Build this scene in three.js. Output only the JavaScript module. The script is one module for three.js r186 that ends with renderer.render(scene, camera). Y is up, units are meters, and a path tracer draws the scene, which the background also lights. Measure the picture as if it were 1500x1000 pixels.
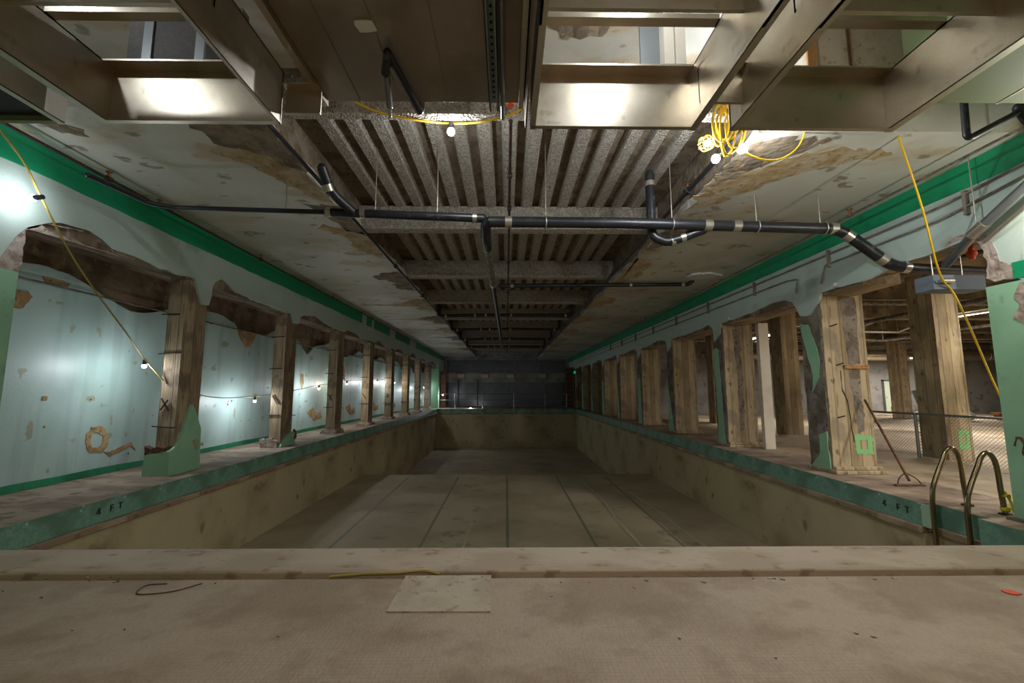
import * as THREE from 'three';
import { mergeGeometries } from 'three/addons/utils/BufferGeometryUtils.js';
import { RectAreaLightUniformsLib } from 'three/addons/lights/RectAreaLightUniformsLib.js';
import { RoundedBoxGeometry } from 'three/addons/geometries/RoundedBoxGeometry.js';
import { FontLoader } from 'three/addons/loaders/FontLoader.js';
import { TextGeometry } from 'three/addons/geometries/TextGeometry.js';

// ---------------------------------------------------------------- camera, light, exposure
RectAreaLightUniformsLib.init();
const U = 1.4;                                   // the plan below is drawn in survey units of 1.4 m
const scene = new THREE.Scene();
scene.background = new THREE.Color(0x000000);
const camera = new THREE.PerspectiveCamera(2 * Math.atan(500 / 625) * 180 / Math.PI, 1.5, 0.05, 200);
camera.rotation.order = 'YXZ';
camera.position.set(0, 1.09 * U, 0);
camera.rotation.set(6.474 * Math.PI / 180, -0.7305 * Math.PI / 180, 0);
const renderer = new THREE.WebGLRenderer({ antialias: true });
renderer.toneMapping = THREE.LinearToneMapping;
renderer.toneMappingExposure = 1.16;
renderer.shadowMap.enabled = true;

const COOL = new THREE.Color(0.88, 0.94, 1.0), WARM = new THREE.Color(1.0, 0.80, 0.58), NEUTRAL = new THREE.Color(1.0, 0.93, 0.82);
const LAMP = { string: 1.3, far: 2.0, centre: 2.2, cluster: 6.5, upper: 3.5, work: 12.5, roomTube: 52, wallBulb: 1.8 };

// ---------------------------------------------------------------- helpers
let seedState = 7;
const seed = (n) => { seedState = n | 0; };
const rnd = () => { seedState = (seedState + 0x6d2b79f5) | 0; let t = Math.imul(seedState ^ (seedState >>> 15), 1 | seedState); t = (t + Math.imul(t ^ (t >>> 7), 61 | t)) ^ t; return ((t ^ (t >>> 14)) >>> 0) / 4294967296; };
const rr = (a, b) => a + (b - a) * rnd();

const hash = (x, y, s) => { let h = Math.imul(x, 374761393) + Math.imul(y, 668265263) + Math.imul(s, 982451653) | 0; h = Math.imul(h ^ (h >>> 13), 1274126177); return ((h ^ (h >>> 16)) >>> 0) / 4294967296; };
function noise(x, y, px, py, s) {                 // value noise on a lattice of period px, py
  const xi = Math.floor(x), yi = Math.floor(y), fx = x - xi, fy = y - yi;
  const u = fx * fx * (3 - 2 * fx), v = fy * fy * (3 - 2 * fy);
  const x0 = ((xi % px) + px) % px, x1 = (x0 + 1) % px, y0 = ((yi % py) + py) % py, y1 = (y0 + 1) % py;
  const a = hash(x0, y0, s), b = hash(x1, y0, s), c = hash(x0, y1, s), d = hash(x1, y1, s);
  return a + (b - a) * u + (c - a) * v + (a - b - c + d) * u * v;
}
function fbm(u, v, fx, fy, oct, s) { let t = 0, a = 0.5, n = 0; for (let i = 0; i < oct; i++) { t += a * noise(u * fx, v * fy, fx, fy, s + i); n += a; a *= 0.5; fx *= 2; fy *= 2; } return t / n; }
const sm = (a, b, x) => { const t = Math.min(1, Math.max(0, (x - a) / (b - a))); return t * t * (3 - 2 * t); };
const mix = (a, b, t) => [a[0] + (b[0] - a[0]) * t, a[1] + (b[1] - a[1]) * t, a[2] + (b[2] - a[2]) * t];
function tex(size, metres, fn, colour = true, aspect = 1) {
  const w = size, h = Math.round(size * aspect), d = new Uint8Array(w * h * 4);
  for (let y = 0; y < h; y++) for (let x = 0; x < w; x++) {
    const c = fn(x / w, y / h), i = (y * w + x) * 4;
    if (colour) { d[i] = c[0]; d[i + 1] = c[1]; d[i + 2] = c[2]; } else { d[i] = d[i + 1] = d[i + 2] = Math.max(0, Math.min(255, c * 255)); }
    d[i + 3] = 255;
  }
  const t = new THREE.DataTexture(d, w, h, THREE.RGBAFormat);
  t.wrapS = t.wrapT = THREE.RepeatWrapping; t.magFilter = THREE.LinearFilter; t.minFilter = THREE.LinearMipmapLinearFilter; t.generateMipmaps = true;
  if (colour) t.colorSpace = THREE.SRGBColorSpace;
  t.repeat.set(1 / metres, 1 / (metres * aspect)); t.needsUpdate = true;
  return t;
}
const std = (o) => new THREE.MeshStandardMaterial({ roughness: 0.85, metalness: 0, ...o });
const cl = (c) => [Math.max(0, Math.min(255, c[0])), Math.max(0, Math.min(255, c[1])), Math.max(0, Math.min(255, c[2]))];

// bumps shared by many surfaces
const bumpFine = tex(512, 0.8, (u, v) => 0.6 * fbm(u, v, 40, 40, 3, 3) + 0.4 * fbm(u, v, 6, 6, 3, 9), false);
const bumpRough = tex(512, 1.2, (u, v) => 0.5 * fbm(u, v, 14, 14, 5, 5) + 0.5 * Math.abs(2 * fbm(u, v, 8, 8, 4, 15) - 1), false);
const bumpSpray = tex(512, 0.7, (u, v) => Math.pow(fbm(u, v, 36, 36, 3, 21), 1.3), false);

// base colour c, blotches towards d, speckle e
function blotchy(size, metres, c, d, e, s, o = {}) {
  const { f = 4, lo = 0.36, hi = 0.66, grain = 12, spots = 0.62, stretch = 1 } = o;
  return tex(size, metres, (u, v) => {
    const n = fbm(u, v, f, Math.max(1, Math.round(f * stretch)), 5, s), m = fbm(u, v, f * 3, Math.max(1, Math.round(f * 3 * stretch)), 4, s + 31), g = noise(u * size / 2, v * size / 2, size / 2, size / 2, s + 60) - 0.5;
    let k = mix(c, d, sm(lo, hi, n));
    k = mix(k, e, 0.7 * sm(spots - 0.04, spots + 0.14, m));
    return cl([k[0] + g * grain, k[1] + g * grain, k[2] + g * grain]);
  });
}
const M = {};
M.deckNear = std({ map: tex(1024, 2.4, (u, v) => {
  const n = fbm(u, v, 3, 5, 5, 101), m = fbm(u, v, 10, 14, 4, 140), g = noise(u * 512, v * 128, 512, 128, 7) - 0.5;
  let k = mix([182, 164, 144], [162, 142, 121], sm(0.36, 0.7, n));
  k = mix(k, [136, 114, 92], 0.3 * sm(0.5, 0.8, m));
  const tu = (u * 80) % 1, tv = (v * 80) % 1, grout = (tu < 0.12 || tv < 0.12) ? sm(0.42, 0.6, fbm(u, v, 4, 4, 3, 77)) : 0;
  k = mix(k, [140, 120, 98], 0.28 * grout);
  return cl([k[0] + g * 16, k[1] + g * 16, k[2] + g * 16]);
}), bumpMap: bumpFine, bumpScale: 0.002, roughness: 0.75 });
M.lip = std({ map: blotchy(1024, 2.2, [190, 173, 153], [174, 156, 135], [142, 120, 95], 210, { f: 5, spots: 0.68, stretch: 1.6 }), bumpMap: bumpFine, bumpScale: 0.002, roughness: 0.75 });
M.sideDeck = std({ map: blotchy(1024, 3, [168, 150, 132], [134, 116, 100], [110, 94, 78], 250, { f: 5, stretch: 2 }), bumpMap: bumpFine, bumpScale: 0.003 });
M.roomFloor = std({ map: blotchy(512, 5, [196, 180, 156], [172, 154, 130], [140, 122, 100], 270, { f: 4 }), roughness: 0.7 });
M.tile = std({ map: tex(1024, 1.3, (u, v) => {
  const N = 48, i = Math.floor(u * N), j = Math.floor(v * N), tu = u * N - i, tv = v * N - j, h = hash(i, j, 5);
  let k = mix([108, 156, 138], [132, 178, 160], h);
  k = mix(k, [96, 134, 116], sm(0.5, 0.75, fbm(u, v, 4, 4, 4, 80)));
  if (h > 0.992) k = [196, 206, 196];
  if (tu < 0.1 || tv < 0.1) k = mix(k, [96, 118, 98], 0.7);
  return cl(k);
}), roughness: 0.4 });
M.tilePale = std({ color: 0xa9c4ac, roughness: 0.45 });
M.gutter = std({ map: blotchy(512, 1.5, [176, 156, 132], [148, 128, 104], [112, 94, 74], 300), roughness: 0.6 });
M.poolWall = std({ map: blotchy(1024, 4, [190, 176, 142], [164, 148, 114], [128, 110, 80], 330, { f: 4, lo: 0.4, hi: 0.72, spots: 0.7, stretch: 1 }), bumpMap: bumpFine, bumpScale: 0.003 });
M.poolFloor = std({ map: blotchy(1024, 5, [184, 170, 144], [166, 152, 126], [138, 124, 100], 360, { f: 4, spots: 0.7 }), bumpMap: bumpFine, bumpScale: 0.002, roughness: 0.7 });
M.laneLine = std({ color: 0x80806c, roughness: 0.6 });
M.crack = std({ color: 0xc0b49c });
M.paleWall = std({ map: blotchy(1024, 4.5, [188, 206, 198], [170, 190, 180], [150, 158, 142], 400, { f: 3, lo: 0.42, hi: 0.75, spots: 0.76, grain: 6 }), bumpMap: bumpFine, bumpScale: 0.002, roughness: 0.5 });
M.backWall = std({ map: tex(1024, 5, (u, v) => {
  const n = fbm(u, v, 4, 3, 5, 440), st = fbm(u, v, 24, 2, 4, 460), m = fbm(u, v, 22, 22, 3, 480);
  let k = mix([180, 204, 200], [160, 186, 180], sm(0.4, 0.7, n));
  k = mix(k, [136, 156, 152], 0.3 * sm(0.52, 0.76, st));  // upright darker streaks: soft shading put into the wall colour
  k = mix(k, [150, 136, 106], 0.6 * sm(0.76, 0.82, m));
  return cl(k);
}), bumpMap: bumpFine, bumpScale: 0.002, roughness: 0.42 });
M.greenBand = std({ map: blotchy(512, 2, [10, 150, 100], [4, 126, 84], [40, 110, 80], 500, { spots: 0.8 }), roughness: 0.5 });
M.greenBase = std({ map: blotchy(512, 1.6, [40, 140, 100], [24, 112, 78], [88, 96, 76], 510, { spots: 0.62 }), roughness: 0.55 });
M.greenPier = std({ map: blotchy(512, 2.4, [154, 200, 166], [142, 188, 152], [126, 160, 130], 520, { spots: 0.74, grain: 5 }), roughness: 0.5 });
M.core = std({ map: blotchy(1024, 2.2, [164, 146, 124], [122, 104, 84], [84, 70, 56], 560, { f: 5, lo: 0.35, hi: 0.65, spots: 0.6, stretch: 0.4 }), bumpMap: bumpRough, bumpScale: 0.02 });
M.darkCore = std({ map: blotchy(1024, 2.4, [136, 116, 92], [102, 85, 66], [156, 136, 110], 590, { f: 5, lo: 0.35, hi: 0.65, spots: 0.64 }), bumpMap: bumpRough, bumpScale: 0.03 });
M.rubble = std({ map: blotchy(512, 1, [186, 172, 164], [156, 140, 128], [120, 100, 84], 610, { f: 6 }), bumpMap: bumpRough, bumpScale: 0.03 });
M.tan = std({ map: blotchy(512, 1, [186, 158, 116], [156, 126, 84], [118, 92, 60], 630, { f: 6 }), bumpMap: bumpRough, bumpScale: 0.015 });
M.mortar = std({ map: blotchy(512, 1.2, [138, 130, 118], [108, 98, 86], [84, 74, 62], 650, { f: 6 }), bumpMap: bumpRough, bumpScale: 0.02 });
function boards(s, c, d, e, blotch) {              // concrete cast against boards: grain runs up the face
  return tex(1024, 1.7, (u, v) => {
    const nb = 8, b = Math.floor(u * nb), bu = u * nb - b, off = hash(b, 1, s);
    const g = fbm(u, v, 90, 5, 4, s), w = fbm(u + 0.03 * noise(u * 8, v * 5, 8, 5, s + 4), v, 26, 3, 4, s + 9), bl = fbm(u, v, 5, 4, 4, s + 20), kn = fbm(u, v, 18, 9, 3, s + 40);
    let k = mix(c, d, sm(0.35, 0.7, 0.6 * w + 0.4 * off));
    k = mix(k, e, 0.6 * sm(0.55, 0.75, g));
    k = mix(k, blotch, 0.65 * sm(0.55, 0.74, bl));
    k = mix(k, [84, 70, 54], 0.55 * sm(0.72, 0.82, kn));
    if (bu < 0.03) k = mix(k, [80, 66, 50], 0.7);
    return cl(k);
  });
}
const boardBump = tex(512, 1.7, (u, v) => { const nb = 8, bu = (u * nb) % 1; return (bu < 0.05 ? 0 : 0.5) + 0.5 * fbm(u, v, 60, 4, 4, 88); }, false);
M.boardWarm = std({ map: boards(700, [188, 170, 138], [164, 145, 113], [128, 110, 84], [142, 130, 112]), bumpMap: boardBump, bumpScale: 0.012 });
M.boardGrey = std({ map: boards(740, [170, 150, 122], [138, 118, 92], [98, 82, 62], [104, 90, 72]), bumpMap: boardBump, bumpScale: 0.012 });
M.ceiling = std({ map: tex(1024, 5, (u, v) => {
  const n = fbm(u, v, 4, 4, 5, 800), m = fbm(u, v, 16, 28, 4, 830), st = fbm(u, v, 5, 9, 5, 860);
  let k = mix([206, 204, 194], [186, 182, 168], sm(0.4, 0.7, n));
  k = mix(k, [176, 146, 100], 0.5 * sm(0.6, 0.72, st));
  k = mix(k, [110, 92, 70], 0.6 * sm(0.70, 0.80, m));
  return cl(k);
}), bumpMap: bumpFine, bumpScale: 0.003, roughness: 0.55 });
M.ceilingBare = std({ map: blotchy(512, 1.4, [138, 124, 106], [110, 96, 78], [166, 140, 100], 880, { f: 6, spots: 0.6 }), bumpMap: bumpRough, bumpScale: 0.03 });
M.ceilingStain = std({ map: blotchy(512, 1.4, [186, 170, 142], [174, 146, 104], [136, 110, 76], 900, { f: 7, lo: 0.4, hi: 0.65, spots: 0.64 }), bumpMap: bumpRough, bumpScale: 0.012 });
M.spray = std({ map: blotchy(512, 0.9, [196, 188, 174], [176, 166, 150], [124, 114, 102], 930, { f: 24, lo: 0.4, hi: 0.6, spots: 0.58, grain: 26 }), bumpMap: bumpSpray, bumpScale: 0.04, roughness: 1 });
M.deckPan = std({ map: blotchy(512, 1.6, [140, 126, 106], [114, 100, 80], [92, 78, 62], 950, { f: 8, grain: 20 }), bumpMap: bumpSpray, bumpScale: 0.012, roughness: 0.95 });  // browner than the ribs: unsprayed, with some recess shade put into the colour
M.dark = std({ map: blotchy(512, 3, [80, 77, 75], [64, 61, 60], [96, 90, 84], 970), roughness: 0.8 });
M.farPanel = std({ map: blotchy(512, 3, [88, 90, 94], [76, 78, 82], [102, 102, 102], 975), roughness: 0.3 });
M.farBand = std({ map: blotchy(512, 2, [150, 146, 132], [128, 122, 108], [100, 92, 80], 980), roughness: 0.7 });
M.greyWall = std({ map: blotchy(512, 4, [150, 148, 146], [128, 126, 124], [104, 100, 96], 985), roughness: 0.8 });
M.roomCeil = std({ map: blotchy(512, 3, [138, 123, 100], [102, 90, 72], [68, 60, 50], 990, { f: 5 }), roughness: 0.9 });
M.blackPipe = std({ map: blotchy(256, 1.1, [34, 35, 39], [26, 26, 29], [92, 92, 94], 1000, { f: 5, spots: 0.7, grain: 4 }), roughness: 0.38, bumpMap: bumpFine, bumpScale: 0.001 });
M.rustPipe = std({ map: blotchy(256, 0.5, [58, 38, 32], [40, 30, 28], [112, 58, 34], 1010), roughness: 0.6 });
M.ironPipe = std({ map: blotchy(256, 0.6, [130, 124, 114], [92, 84, 76], [66, 56, 46], 1020), roughness: 0.6 });
M.rebar = std({ color: 0x2e2420, roughness: 0.8 });
M.clamp = std({ color: 0xc4beb0, metalness: 0.9, roughness: 0.35 });
M.steelGrey = std({ color: 0x8d9294, metalness: 0.8, roughness: 0.4 });
M.white = std({ color: 0xd8d6d0, roughness: 0.5 });
M.whiteBoard = std({ map: blotchy(256, 2, [222, 214, 198], [208, 198, 180], [186, 174, 154], 1040, { grain: 5, spots: 0.8 }), roughness: 0.7 });
const brushed = tex(512, 1.2, (u, v) => 0.31 + 0.04 * fbm(u, v, 3, 60, 4, 1050) + 0.10 * fbm(u, v, 4, 4, 3, 1060), false);
const metalWave = tex(512, 2.2, (u, v) => fbm(u, v, 4, 4, 2, 1070), false);
M.galv = std({ map: blotchy(512, 1.6, [204, 194, 176], [188, 177, 158], [168, 157, 138], 1080, { f: 5, grain: 8, spots: 0.75 }), metalness: 1, roughness: 1, roughnessMap: brushed, bumpMap: metalWave, bumpScale: 0.012 });
M.duct = std({ map: blotchy(512, 1.8, [160, 146, 130], [144, 130, 114], [176, 162, 146], 1090, { f: 4, grain: 8, spots: 0.78 }), metalness: 0.75, roughness: 0.42, bumpMap: metalWave, bumpScale: 0.006 });
M.olive = std({ color: 0x7d8a5e, roughness: 0.6 });
M.strut = std({ color: 0x8a9690, metalness: 0.7, roughness: 0.4 });
M.black = std({ color: 0x101010, roughness: 0.6 });
M.cord = std({ color: 0xe2b414, roughness: 0.5 });
M.cordDull = std({ color: 0xa89446, roughness: 0.6 });
M.socket = std({ color: 0x3c4450, roughness: 0.5 });
M.bulbCool = std({ color: 0xffffff, emissive: COOL, emissiveIntensity: 18 });
M.bulbWarm = std({ color: 0xffffff, emissive: WARM, emissiveIntensity: 10 });
M.tubeGlow = std({ color: 0xffffff, emissive: new THREE.Color(1, 0.95, 0.88), emissiveIntensity: 7 });
M.tubeWarm = std({ color: 0xffffff, emissive: WARM, emissiveIntensity: 7 });
M.orange = std({ color: 0xd8481c, roughness: 0.5 });
M.copper = std({ color: 0xb87a48, metalness: 0.8, roughness: 0.4 });
M.chrome = std({ color: 0x9c8f74, metalness: 1, roughness: 0.22 });
M.rust = std({ map: blotchy(256, 0.4, [112, 72, 50], [84, 54, 40], [140, 92, 60], 1100), roughness: 0.8 });
M.sprayGreen = std({ color: 0x86c884, roughness: 0.7 });
M.wood = std({ map: blotchy(256, 0.4, [176, 128, 76], [150, 104, 58], [120, 80, 44], 1110, { stretch: 0.3 }), roughness: 0.8 });
M.yellow = std({ color: 0xd8d01c, roughness: 0.6 });
M.paper = std({ map: blotchy(256, 0.6, [196, 182, 160], [182, 166, 144], [150, 132, 108], 1120), roughness: 0.8 });
M.doorPaint = std({ color: 0xc4d2bc, roughness: 0.5 });
M.lettering = std({ color: 0x16221e, roughness: 0.6 });
M.boardBlue = std({ color: 0x6c7784, roughness: 0.7 });

// geometry: every builder works in plan units; finish() turns them to metres and gives uv in metres
function finish(g, base) {
  g = g.index ? g.toNonIndexed() : g;
  for (const k of Object.keys(g.attributes)) if (k !== 'position' && k !== 'normal') g.deleteAttribute(k);
  if (!g.attributes.normal) g.computeVertexNormals();
  const p = g.attributes.position, uv = new Float32Array(p.count * 2);
  const A = new THREE.Vector3(), B = new THREE.Vector3(), C = new THREE.Vector3();
  for (let i = 0; i < p.count; i += 3) {
    A.fromBufferAttribute(p, i); B.fromBufferAttribute(p, i + 1); C.fromBufferAttribute(p, i + 2);
    const n = B.clone().sub(A).cross(C.clone().sub(A)), ax = Math.abs(n.x), ay = Math.abs(n.y), az = Math.abs(n.z);
    [A, B, C].forEach((q, j) => {
      let s, t;
      if (ay >= ax && ay >= az) { s = q.x; t = q.z; } else if (ax >= az) { s = q.z; t = q.y; } else { s = q.x; t = q.y; }
      uv[(i + j) * 2] = s * U; uv[(i + j) * 2 + 1] = t * U;
    });
  }
  g.setAttribute('uv', new THREE.BufferAttribute(uv, 2));
  g.translate(-base[0], -base[1], -base[2]); g.scale(U, U, U);
  return g;
}
const bases = new WeakMap(), used = new Map();
const numbered = (n) => { const k = used.get(n) || 0; used.set(n, k + 1); return k ? n + '_' + String(k).padStart(3, '0') : n; };
function thing(name, label, category, base, group) {
  const o = new THREE.Group(); o.name = numbered(name); o.position.set(base[0] * U, base[1] * U, base[2] * U);
  o.userData = { label, category }; if (group) o.userData.group = group;
  bases.set(o, base); scene.add(o); return o;
}
function part(parent, name, g, m, label) {
  const gg = Array.isArray(g) ? merge(g) : g, base = bases.get(parent);
  const o = new THREE.Mesh(finish(gg, base), m); o.name = name; o.castShadow = o.receiveShadow = true;
  if (label) o.userData.label = label;
  bases.set(o, base); parent.add(o); return o;
}
function merge(list) { return mergeGeometries(list.map((g) => { g = g.index ? g.toNonIndexed() : g; for (const k of Object.keys(g.attributes)) if (k !== 'position' && k !== 'normal') g.deleteAttribute(k); return g; })); }
function solo(name, g, m, label, category, group) {
  const gg = Array.isArray(g) ? merge(g) : g; gg.computeBoundingBox();
  const b = gg.boundingBox, base = [(b.min.x + b.max.x) / 2, b.min.y, (b.min.z + b.max.z) / 2];
  const o = new THREE.Mesh(finish(gg, base), m); o.name = numbered(name); o.position.set(base[0] * U, base[1] * U, base[2] * U); o.castShadow = o.receiveShadow = true;
  o.userData = { label, category }; if (group) o.userData.group = group;
  bases.set(o, base); scene.add(o); return o;
}
function struct(name, g, m, label, category) { const o = solo(name, g, m, label, category); o.userData.kind = 'structure'; return o; }
const box = (x0, x1, y0, y1, z0, z1) => { const g = new THREE.BoxGeometry(Math.abs(x1 - x0), Math.abs(y1 - y0), Math.abs(z1 - z0)); g.translate((x0 + x1) / 2, (y0 + y1) / 2, (z0 + z1) / 2); return g; };
const rbox = (x0, x1, y0, y1, z0, z1, r = 0.01) => { const g = new RoundedBoxGeometry(Math.abs(x1 - x0), Math.abs(y1 - y0), Math.abs(z1 - z0), 2, r); g.translate((x0 + x1) / 2, (y0 + y1) / 2, (z0 + z1) / 2); return g; };
const V = (p) => new THREE.Vector3(...p);
function tube(pts, r, seg = 8, smooth = false, n) {           // straight runs with short rounded bends, or a smooth curve
  let c;
  if (smooth) c = new THREE.CatmullRomCurve3(pts.map(V));
  else {
    c = new THREE.CurvePath(); let a = V(pts[0]);
    for (let i = 1; i < pts.length - 1; i++) {
      const b = V(pts[i]), d = V(pts[i + 1]), k = Math.min(r * 2.2, a.distanceTo(b) * 0.45, b.distanceTo(d) * 0.45);
      const e = b.clone().add(a.clone().sub(b).setLength(k)), f = b.clone().add(d.clone().sub(b).setLength(k));
      c.add(new THREE.LineCurve3(a, e)); c.add(new THREE.QuadraticBezierCurve3(e, b, f)); a = f;
    }
    c.add(new THREE.LineCurve3(a, V(pts[pts.length - 1])));
    const out = [];                                           // each stretch on its own, so that corners stay crisp
    for (const k of c.curves) out.push(new THREE.TubeGeometry(k, k.isLineCurve3 ? 1 : 6, r, seg, false));
    for (const e of [pts[0], pts[pts.length - 1]]) { const s = new THREE.SphereGeometry(r, seg, 4); s.translate(...e); out.push(s); }
    return merge(out);
  }
  return new THREE.TubeGeometry(c, n || pts.length * 8, r, seg, false);
}
function cyl(a, b, r0, r1 = r0, seg = 14) {
  const p = V(a), q = V(b), g = new THREE.CylinderGeometry(r1, r0, p.distanceTo(q), seg);
  g.applyQuaternion(new THREE.Quaternion().setFromUnitVectors(new THREE.Vector3(0, 1, 0), q.clone().sub(p).normalize()));
  g.translate((p.x + q.x) / 2, (p.y + q.y) / 2, (p.z + q.z) / 2); return g;
}
const ball = (x, y, z, r, sy = 1, seg = 14) => { const g = new THREE.SphereGeometry(r, seg, 10); g.scale(1, sy, 1); g.translate(x, y, z); return g; };
// a flat outline in a plane, given thickness: 'x' -> points are (z, y), 'y' -> (x, z), 'z' -> (x, y); it spans c0..c1 across the plane
function slab(axis, pts, c0, c1, holes = []) {
  const sh = new THREE.Shape(pts.map((p) => new THREE.Vector2(p[0], p[1])));
  for (const h of holes) sh.holes.push(new THREE.Path(h.map((p) => new THREE.Vector2(p[0], p[1]))));
  const g = new THREE.ExtrudeGeometry(sh, { depth: Math.abs(c1 - c0), bevelEnabled: false }).toNonIndexed ? new THREE.ExtrudeGeometry(sh, { depth: Math.abs(c1 - c0), bevelEnabled: false }) : null;
  const p = g.attributes.position, lo = Math.min(c0, c1);
  for (let i = 0; i < p.count; i++) {
    const a = p.getX(i), b = p.getY(i), c = p.getZ(i) + lo;
    if (axis === 'x') p.setXYZ(i, c, b, a); else if (axis === 'y') p.setXYZ(i, a, c, b); else p.setXYZ(i, a, b, c);
  }
  if (axis !== 'z') for (let i = 0; i < p.count; i += 3) {     // mirrored: turn the faces round
    const t = [p.getX(i), p.getY(i), p.getZ(i)];
    p.setXYZ(i, p.getX(i + 1), p.getY(i + 1), p.getZ(i + 1)); p.setXYZ(i + 1, ...t);
  }
  g.computeVertexNormals(); return g;
}
function rough(pts, step, amp, s, closed = true) {            // a broken outline
  seed(s); const out = [], n = pts.length;
  for (let i = 0; i < (closed ? n : n - 1); i++) {
    const a = pts[i], b = pts[(i + 1) % n], L = Math.hypot(b[0] - a[0], b[1] - a[1]), k = Math.max(1, Math.round(L / step));
    for (let j = 0; j < k; j++) { const t = j / k, w = (j ? 1 : 0.5) * amp; out.push([a[0] + (b[0] - a[0]) * t + rr(-w, w), a[1] + (b[1] - a[1]) * t + rr(-w, w)]); }
  }
  if (!closed) out.push(pts[n - 1]);
  return out;
}
function light(parent, p, colour, intensity, radius = 1.5) {
  const l = new THREE.PointLight(colour, intensity * U * U, 0, 2), b = bases.get(parent);
  l.position.set((p[0] - b[0]) * U, (p[1] - b[1]) * U, (p[2] - b[2]) * U); l.castShadow = true; l.shadow.radius = radius; parent.add(l);
}

// ---------------------------------------------------------------- the plan
const XL = -4.30, XR = 4.28, PE = 4.03, ZN = -3.13, ZF = -25.0, ZB = -29.2, ZC = 3.2, YL = 3.36, YR = 3.20;
const COLZ = [-5.72, -8.38, -10.98, -13.58, -16.18, -18.8, -21.3, -23.95];      // near faces of the columns on both sides

// floors and decks
struct('floor', [box(XL - 0.1, XR + 0.6, -0.3, -0.02, -2.675, ZC), box(XL - 0.1, XR + 0.6, -0.3, -0.06, -2.76, -2.66)], M.deckNear, 'worn brown tiled deck in front of the pool curb', 'floor');
{
  const lip = rbox(XL - 0.8, XR + 0.2, -0.30, 0, ZN, -2.745, 0.02);
  struct('trim_1', lip, M.lip, 'raised stone curb along the shallow end of the pool', 'curb');
}
struct('floor_001', box(-5.4, -PE, -0.27, 0, ZN + 0.01, ZB), M.sideDeck, 'brown narrow deck along the pale blue wall of the pool hall', 'floor');
// the deck beside the ladder is notched
struct('floor_002', slab('y', [[PE, ZN + 0.01], [PE, -3.73], [4.13, -3.73], [4.13, -4.24], [PE, -4.24], [PE, ZB], [5.0, ZB], [5.0, ZN + 0.01]], -0.27, 0), M.sideDeck, 'deck along the open columns with a ladder notch', 'floor');
struct('floor_003', box(5.0, 24, -0.4, 0, ZC, -20.2), M.roomFloor, 'dusty concrete floor of the basement room beyond the columns', 'floor');
struct('floor_004', box(-PE, PE, -0.27, 0, ZF, ZB), M.sideDeck, 'deck behind the deep end of the pool', 'floor');

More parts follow.
